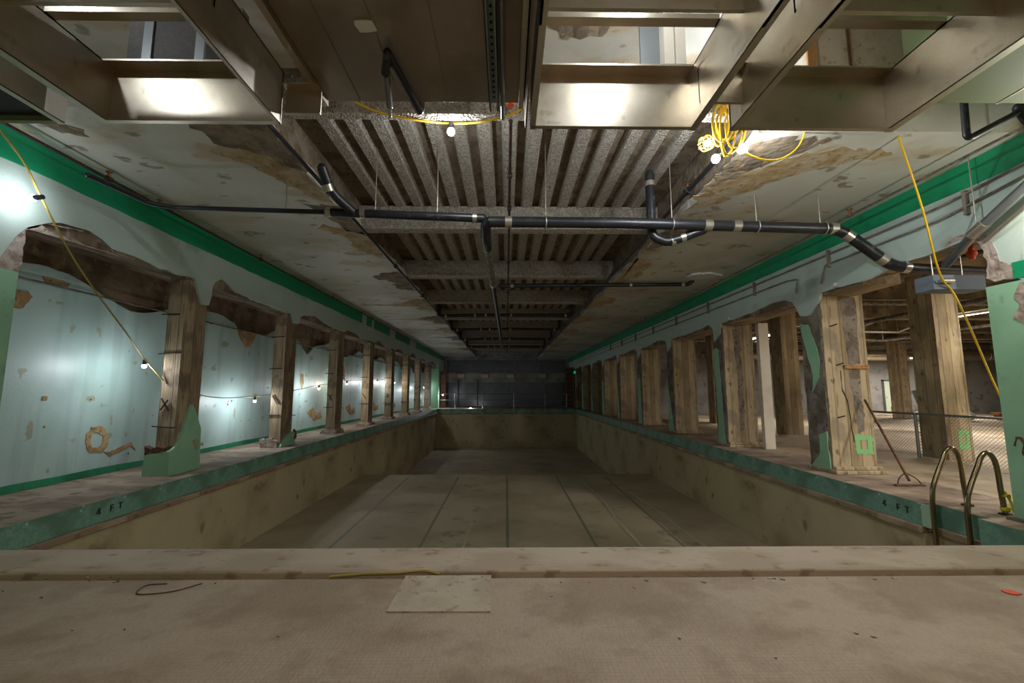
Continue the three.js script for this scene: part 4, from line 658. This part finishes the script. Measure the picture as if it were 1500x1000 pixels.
  pipe('sprinkler_drop', 'black sprinkler pipe with an end head below the olive duct', [[[[3.22, 3.3, -2.75], [3.2, 2.82, -2.75], [3.58, 3.02, -2.72]], 0.022], [[[3.56, 3.04, -2.72], [3.62, 2.94, -2.72]], 0.034, M.blackPipe, 'fitting'], [[[3.62, 2.94, -2.72], [3.65, 2.87, -2.72]], 0.018, M.clamp, 'nozzle']]);
  pipe('sprinkler_drop', 'black sprinkler pipe with a silver head under the sheet metal duct', [[[[-0.70, 3.05, -2.3], [-0.62, 3.06, -2.87], [-0.62, 3.4, -2.9]], 0.026], [[[-0.70, 3.05, -2.3], [-0.74, 3.0, -2.4]], 0.024, M.blackPipe, 'elbow'], [[[-0.735, 3.02, -2.42], [-0.735, 2.85, -2.5]], 0.02, M.steelGrey, 'nipple'], [[[-0.735, 2.85, -2.5], [-0.735, 2.80, -2.52]], 0.012, M.clamp, 'nozzle']]);
  pipe('cross_conduit', 'grey conduit behind the bright bulb at the edge of the duct', [[[[-1.5, 3.54, -3.22], [0.15, 3.51, -3.22]], 0.02, M.steelGrey]], { hangers: [[-0.1, 3.3, 3.46, -3.2]] });
  solo('orange_coupling', merge([cyl([0.03, 3.38, -3.22], [0.03, 3.5, -3.22], 0.03), cyl([-0.03, 3.44, -3.22], [0.09, 3.44, -3.22], 0.02)]), M.orange, 'orange pipe coupling above the rust red sprinkler pipe', 'fitting');
}

// ---------------------------------------------------------------- string lights
function bulb(x, y, z, label, o = {}) {
  const { colour = COOL, glow = M.bulbCool, power = LAMP.string, group, r = 0.028, cage = false, dir = [0, -1, 0] } = o;
  const b = thing('bulb_lamp', label, 'lamp', [x, y, z], group), d = V(dir).normalize();
  const p = (t) => [x + d.x * t, y + d.y * t, z + d.z * t];
  part(b, 'socket', cyl(p(-0.085), p(-0.015), 0.02, 0.024, 10), M.socket);
  part(b, 'bulb', ball(x, y, z, r, 1.1), glow, 'glowing bulb');
  if (cage) { const c = p(0.015), g = []; for (let k = 0; k < 4; k++) { const t = new THREE.TorusGeometry(0.062, 0.0035, 5, 20); t.rotateY(k * Math.PI / 4); t.scale(1, 1.15, 1); g.push(t); } for (const yy of [-0.03, 0.02]) { const t = new THREE.TorusGeometry(0.056, 0.0035, 5, 20); t.rotateX(Math.PI / 2); t.translate(0, yy, 0); g.push(t); } const m = merge(g); m.applyQuaternion(new THREE.Quaternion().setFromUnitVectors(new THREE.Vector3(0, -1, 0), d)); m.translate(...c); part(b, 'cage', m, M.cord, 'yellow wire cage'); }
  light(b, [x, y, z], colour, power);
}
const SG = 'string lights along the narrow aisle';
bulb(-4.12, 2.75, -3.60, 'glowing bulb hung on the yellow cord in front of the pale wall', { dir: [-0.9, -0.1, 0], power: LAMP.wallBulb * 0.16 });
const aisle = [[-4.72, 1.40, -5.62], [-4.8, 0.88, -8.27], [-4.8, 1.12, -11.04], [-4.8, 1.27, -12.94], [-4.8, 1.38, -16.0], [-4.8, 1.40, -18.44], [-4.8, 1.41, -19.9], [-4.8, 1.09, -23.1], [-4.8, 1.22, -25.0], [-4.7, 0.7, -27.6]];
aisle.forEach(([x, y, z], i) => bulb(x, y, z, i === 0 ? 'glowing bulb on the yellow cord before the column with the spiked green remnant' : i === 1 ? 'glowing bulb on the cord between the first two aisle columns' : 'glowing bulb on the cord along the narrow aisle', { group: i > 1 ? SG : undefined, power: LAMP.string * (i > 4 ? 0.8 : 1), colour: i === 3 || i === 5 ? NEUTRAL : COOL, glow: i === 3 || i === 5 ? M.bulbWarm : M.bulbCool }));
bulb(-3.75, 0.79, -25.40, 'glowing bulb hung from the deep end railing at its rusty post end', { power: LAMP.far });
bulb(-2.13, 0.03, -25.6, 'glowing bulb lying on the deep end deck behind the railing', { power: LAMP.far });
bulb(-0.49, 3.34, -3.52, 'bright bulb hung on the yellow cord at the near beam', { power: LAMP.centre, r: 0.034 });
bulb(1.66, 3.12, -3.30, 'caged bulb in the light cluster, its yellow cage facing the deck', { power: LAMP.cluster * 0.3, cage: true, dir: [-0.9, -0.4, 0.2] });
bulb(1.72, 2.98, -3.30, 'lowest bulb of the hanging light cluster', { power: LAMP.cluster * 0.3, dir: [-0.8, -0.5, 0], r: 0.034 });
bulb(1.94, 3.07, -3.30, 'bulb of the light cluster nearest the loose yellow loop', { power: LAMP.cluster * 0.4, dir: [0.9, -0.2, 0.1], r: 0.038 });
bulb(0.75, 3.5, -2.0, 'bulb lighting the ceiling above the channel frame on the ladder side', { power: LAMP.upper * 0.4 });
bulb(-2.7, 3.5, -1.9, 'bulb lighting the ceiling above the channel frame on the pale wall side', { power: LAMP.upper * 0.3 });
bulb(3.98, 2.50, -2.80, 'bulb beside the pale upper wall near the slanting silver conduit', { colour: NEUTRAL, power: LAMP.wallBulb * 1.5 });
const cord = (label, pts, r = 0.008, m = M.cord) => solo('cord', tube(pts, r, 6, true, pts.length * 10), m, label, 'cord');
cord('yellow cord strung down across the pale wall to the first aisle column', [[-4.15, 3.3, -3.2], [-4.13, 3.03, -3.5], [-4.15, 2.79, -3.69], [-4.3, 2.35, -4.2], [-4.52, 1.75, -5.1], [-4.71, 1.49, -5.6], [-4.52, 1.21, -5.705]], 0.009, M.cordDull);
{ const pts = [[-4.64, 1.26, -5.9]]; const A = aisle.slice(1); pts.push([-4.75, 1.0, -6.8]); A.forEach(([x, y, z], i) => { pts.push([x, y + 0.09, z]); if (A[i + 1]) pts.push([x, Math.min(y, A[i + 1][1]) + 0.12 + 0.3 * Math.abs(y - A[i + 1][1]), (z + A[i + 1][2]) / 2]); }); cord('cord sagging from column to column along the narrow aisle', pts, 0.008, M.cordDull); }
cord('yellow cord carrying the bright bulb across the near beam', [[-1.45, 3.52, -3.2], [-1.1, 3.37, -3.28], [-0.80, 3.36, -3.38], [-0.49, 3.42, -3.52], [-0.2, 3.36, -3.4], [0.1, 3.38, -3.28], [0.2, 3.45, -3.2]], 0.009);
cord('thin yellow cord hanging from the frame to the metal box above the ladder', [[3.2, 3.28, -3.26], [3.72, 2.74, -3.62], [4.2, 2.16, -3.97], [4.38, 2.04, -4.05], [4.48, 1.7, -4.03], [4.60, 1.16, -3.99], [4.66, 0.9, -3.96]], 0.009);
{
  const c = thing('cord_bundle', 'tangled yellow cord bundle from which the light cluster hangs', 'cord', [1.82, 3.0, -3.3]); seed(321);
  for (let k = 0; k < 7; k++) { const x = 1.72 + rr(0, 0.2), z = -3.28 + rr(-0.05, 0.05), w = rr(0.05, 0.12), h = rr(0.12, 0.3); part(c, 'loop', tube([[x, 3.45, z], [x - w, 3.28, z + 0.02], [x - w * 0.5, 3.28 - h, z], [x + w * 0.6, 3.27 - h * 0.7, z - 0.02], [x + w, 3.3, z], [x + 0.02, 3.45, z]], 0.008, 6, true, 40), M.cord); }
  part(c, 'tail', tube([[1.95, 3.04, -3.3], [2.1, 2.98, -3.3], [2.25, 2.98, -3.3], [2.42, 3.1, -3.3], [2.48, 3.3, -3.25]], 0.007, 6, true, 40), M.cord, 'loose yellow loop');
}

// ---------------------------------------------------------------- ladder, rake, small things
[[-4.15, 'pool ladder handrail farther from the green pier'], [-3.84, 'pool ladder handrail with yellow rag tied at its foot, next to the green pier']].forEach(([z, l], i) => {
  const r = thing('ladder_handrail', l, 'handrail', [4.2, 0, z]);
  part(r, 'rail', tube([[4.06, -0.9, z], [4.06, 0.12, z], [4.10, 0.24, z], [4.19, 0.42, z], [4.23, 0.50, z], [4.28, 0.535, z], [4.33, 0.50, z], [4.36, 0.40, z], [4.37, 0.2, z], [4.385, 0.0, z]], 0.021, 12, true, 80), M.chrome);
  part(r, 'flange', cyl([4.385, 0, z], [4.385, 0.012, z], 0.045, 0.045), M.rebar);
  if (i) part(r, 'yellow_tie', [ball(4.39, 0.05, z, 0.035, 0.9), tube([[4.38, 0.2, z + 0.02], [4.41, 0.12, z + 0.03], [4.43, 0.04, z + 0.03], [4.47, 0.02, z + 0.02]], 0.01, 6, true), tube([[4.36, 0.16, z + 0.02], [4.39, 0.18, z + 0.04], [4.42, 0.14, z + 0.02]], 0.008, 6, true)], M.yellow, 'yellow rag tie');
});
{
  const k = thing('rake', 'rusty floor scraper leaning on the spray marked column', 'rake', [4.6, 0, -4.95]);
  part(k, 'handle', cyl([4.60, 0.06, -4.96], [4.76, 0.96, -5.66], 0.014, 0.014, 8), M.rust);
  part(k, 'blade', rbox(4.43, 4.77, 0.0, 0.022, -4.94, -4.98, 0.004), M.rust);
  for (const s of [-1, 1]) part(k, 'brace', tube([[4.60 + s * 0.14, 0.02, -4.96], [4.60 + s * 0.10, 0.08, -4.98], [4.615, 0.14, -5.02]], 0.006, 6, true), M.rebar);
}
{
  solo('floor_plate', slab('y', [[-0.60, -2.70], [-0.09, -2.70], [-0.08, -2.28], [-0.60, -2.285]], -0.02, -0.012), M.paper, 'pale square sheet lying on the foreground deck at the curb', 'sheet');
  solo('torn_strip', tube([[-1.05, -0.013, -2.69], [-0.85, -0.01, -2.72], [-0.66, -0.008, -2.725], [-0.5, 0.0, -2.735], [-0.4, -0.01, -2.71]], 0.008, 5, true), M.cordDull, 'thin torn yellowish strip lying in the groove of the curb', 'strip');
  solo('wire_loop', tube([[-1.95, -0.016, -2.62], [-2.05, -0.016, -2.6], [-2.02, -0.016, -2.5], [-1.85, -0.016, -2.52], [-1.75, -0.016, -2.62]], 0.003, 5, true), M.rust, 'thin brown loop of wire on the foreground deck', 'wire');
  solo('orange_chip', slab('y', rough([[2.75, -2.48], [2.81, -2.48], [2.81, -2.43], [2.75, -2.43]], 0.03, 0.008, 190), -0.02, -0.014), M.orange, 'small orange chip on the foreground deck', 'debris');
  seed(888);
  for (let i = 0; i < 34; i++) { const x = rr(-3, 3), z = i < 22 ? rr(-2.72, -2.6) : rr(-2.6, -1.9), s = rr(0.006, 0.02); solo('debris_chip', slab('y', [[x, z], [x + s, z + s * 0.4], [x + s * 1.3, z + s], [x + s * 0.2, z + s * 0.8]], -0.02, -0.015), i % 3 ? M.mortar : M.paper, 'small chip of debris lying on the foreground deck', 'debris', 'debris chips on the deck'); }
}

scene.traverse((o) => { if (o.isMesh) { o.castShadow = true; o.receiveShadow = true; } });
renderer.render(scene, camera);
